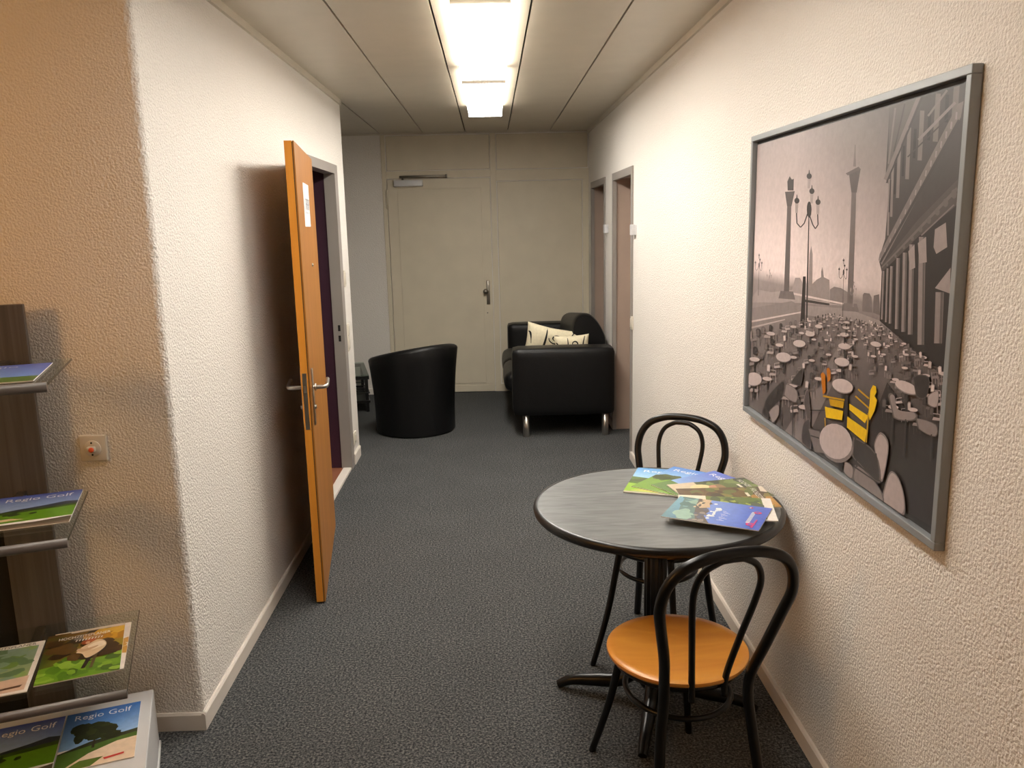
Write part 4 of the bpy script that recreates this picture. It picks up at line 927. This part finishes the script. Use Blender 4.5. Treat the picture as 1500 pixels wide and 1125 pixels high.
for k in range(4):
    r_ = MB(); y = -hy+.06+k*.16; r_.tube([GM @ Vector((-hx+.01, y, .176)), GM @ Vector((hx-.01, y, .176))], .004, 6); r_.build('lattice_wire', M_blackpl, G)

# ------------------------------------------------------------------ switches, sockets, door plates
def plate(name, c, n, w_, h_, t_, label, cat, group=None, mat=M_white):
    n = Vector(n); s = Vector((0,0,1)).cross(n); c = Vector(c)
    M = Matrix(((s.x, n.x, 0, c.x), (s.y, n.y, 0, c.y), (0, 0, 1, c.z), (0, 0, 0, 1)))
    R = tag(empty(name, c), label, cat, group)
    b = MB(); b.bbox((-w_/2, 0, -h_/2), (w_/2, t_, h_/2), min(.004, t_*.45), 2, M); b.build('plate', mat, R)
    return R, M
R, M = plate('key_switch', hit(138.5, 655.5, (0, YP, 0), (0, 1, 0)), (0,-1,0), .084, .084, .012, 'white key switch with small orange lamp on the textured pillar', 'switch')
k_ = MB(); k_.lathe([(.026, 0), (.026, .004), (.023, .006)], 32, M @ Matrix.Translation((0, .011, 0)) @ Matrix.Rotation(-PI/2, 4, 'X')); k_.build('round_insert', M_white, R, 40)
k_ = MB(); k_.bbox((-.012, .016, -.008), (.012, .030, .008), .002, 1, M); k_.build('knob', M_white, R)
k_ = MB(); k_.lathe([(.008, 0), (.008, .004), (.004, .006)], 20, M @ Matrix.Translation((.004, .0295, .0)) @ Matrix.Rotation(-PI/2, 4, 'X')); k_.build('indicator_lamp', M_orange, R)
for dz_ in (-.019, .019):
    k_ = MB(); k_.lathe([(.003, 0), (.003, .002)], 10, M @ Matrix.Translation((0, .0165, dz_)) @ Matrix.Rotation(-PI/2, 4, 'X')); k_.build('screw', M_dark, R)
for (px, py, h_, lab) in ((503.5, 408, .11, 'small white wall switch high beside the open door frame'),):
    R, M = plate('wall_switch', hit(px, py, (XL, 0, 0), (1, 0, 0)), (1,0,0), .05, h_, .012, lab, 'switch'); k_ = MB(); k_.bbox((-.017, .012, -.04), (.017, .016, .04), .0015, 1, M); k_.build('rocker', M_white, R)
R, M = plate('light_switch', hit(508.5, 494, (XL, 0, 0), (1, 0, 0)), (1,0,0), .08, .19, .012, 'double white light switch plate below the small switch by the door frame', 'switch')
for dz_ in (-.045, .045):
    k_ = MB(); k_.bbox((-.03, .012, dz_-.035), (.03, .017, dz_+.035), .002, 1, M); k_.build('rocker', M_white, R)
R, M = plate('wall_socket', hit(518.5, 641, (XL, 0, 0), (1, 0, 0)), (1,0,0), .08, .085, .012, 'white power socket low on the wall end above the skirting', 'socket')
k_ = MB(); k_.lathe([(.026, 0), (.026, .003), (.020, .003), (.018, -.004)], 28, M @ Matrix.Translation((0, .0125, 0)) @ Matrix.Rotation(-PI/2, 4, 'X')); k_.build('socket_insert', M_white, R, 40)
for k in (-1, 0, 1):
    k_ = MB(); k_.box((k*.008-.002, .0085, -.003), (k*.008+.002, .0092, .003), M); k_.build('pin_hole', M_dark, R)
R, M = plate('light_switch', hit(927, 473, (XR, 0, 0), (1, 0, 0)), (-1,0,0), .06, .09, .012, 'white light switch on the right wall beside the doorway frame', 'switch')
k_ = MB(); k_.bbox((-.02, .012, -.03), (.02, .017, .03), .002, 1, M); k_.build('rocker', M_white, R)
for px, py, lab in ((889.8, 335, 'small grey door sign bracket between the two right doorways'), (930.5, 336.5, 'small grey door sign bracket above the switch by the near doorway')):
    c = hit(px, py, (XR, 0, 0), (1, 0, 0)); R = tag(empty('door_sign_bracket', c), lab, 'sign', 'grey brackets beside the right doorways')
    b = MB(); b.bbox((XR-.005, c.y-.055, c.z-.032), (XR, c.y+.055, c.z+.032), .001, 1, None, False); b.build('back_plate', M_alu, R)
    b = MB(); b.bbox((XR-.030, c.y-.035, c.z-.034), (XR-.004, c.y+.035, c.z+.034), .003, 2, None, False); b.build('sign_body', M_alu, R)
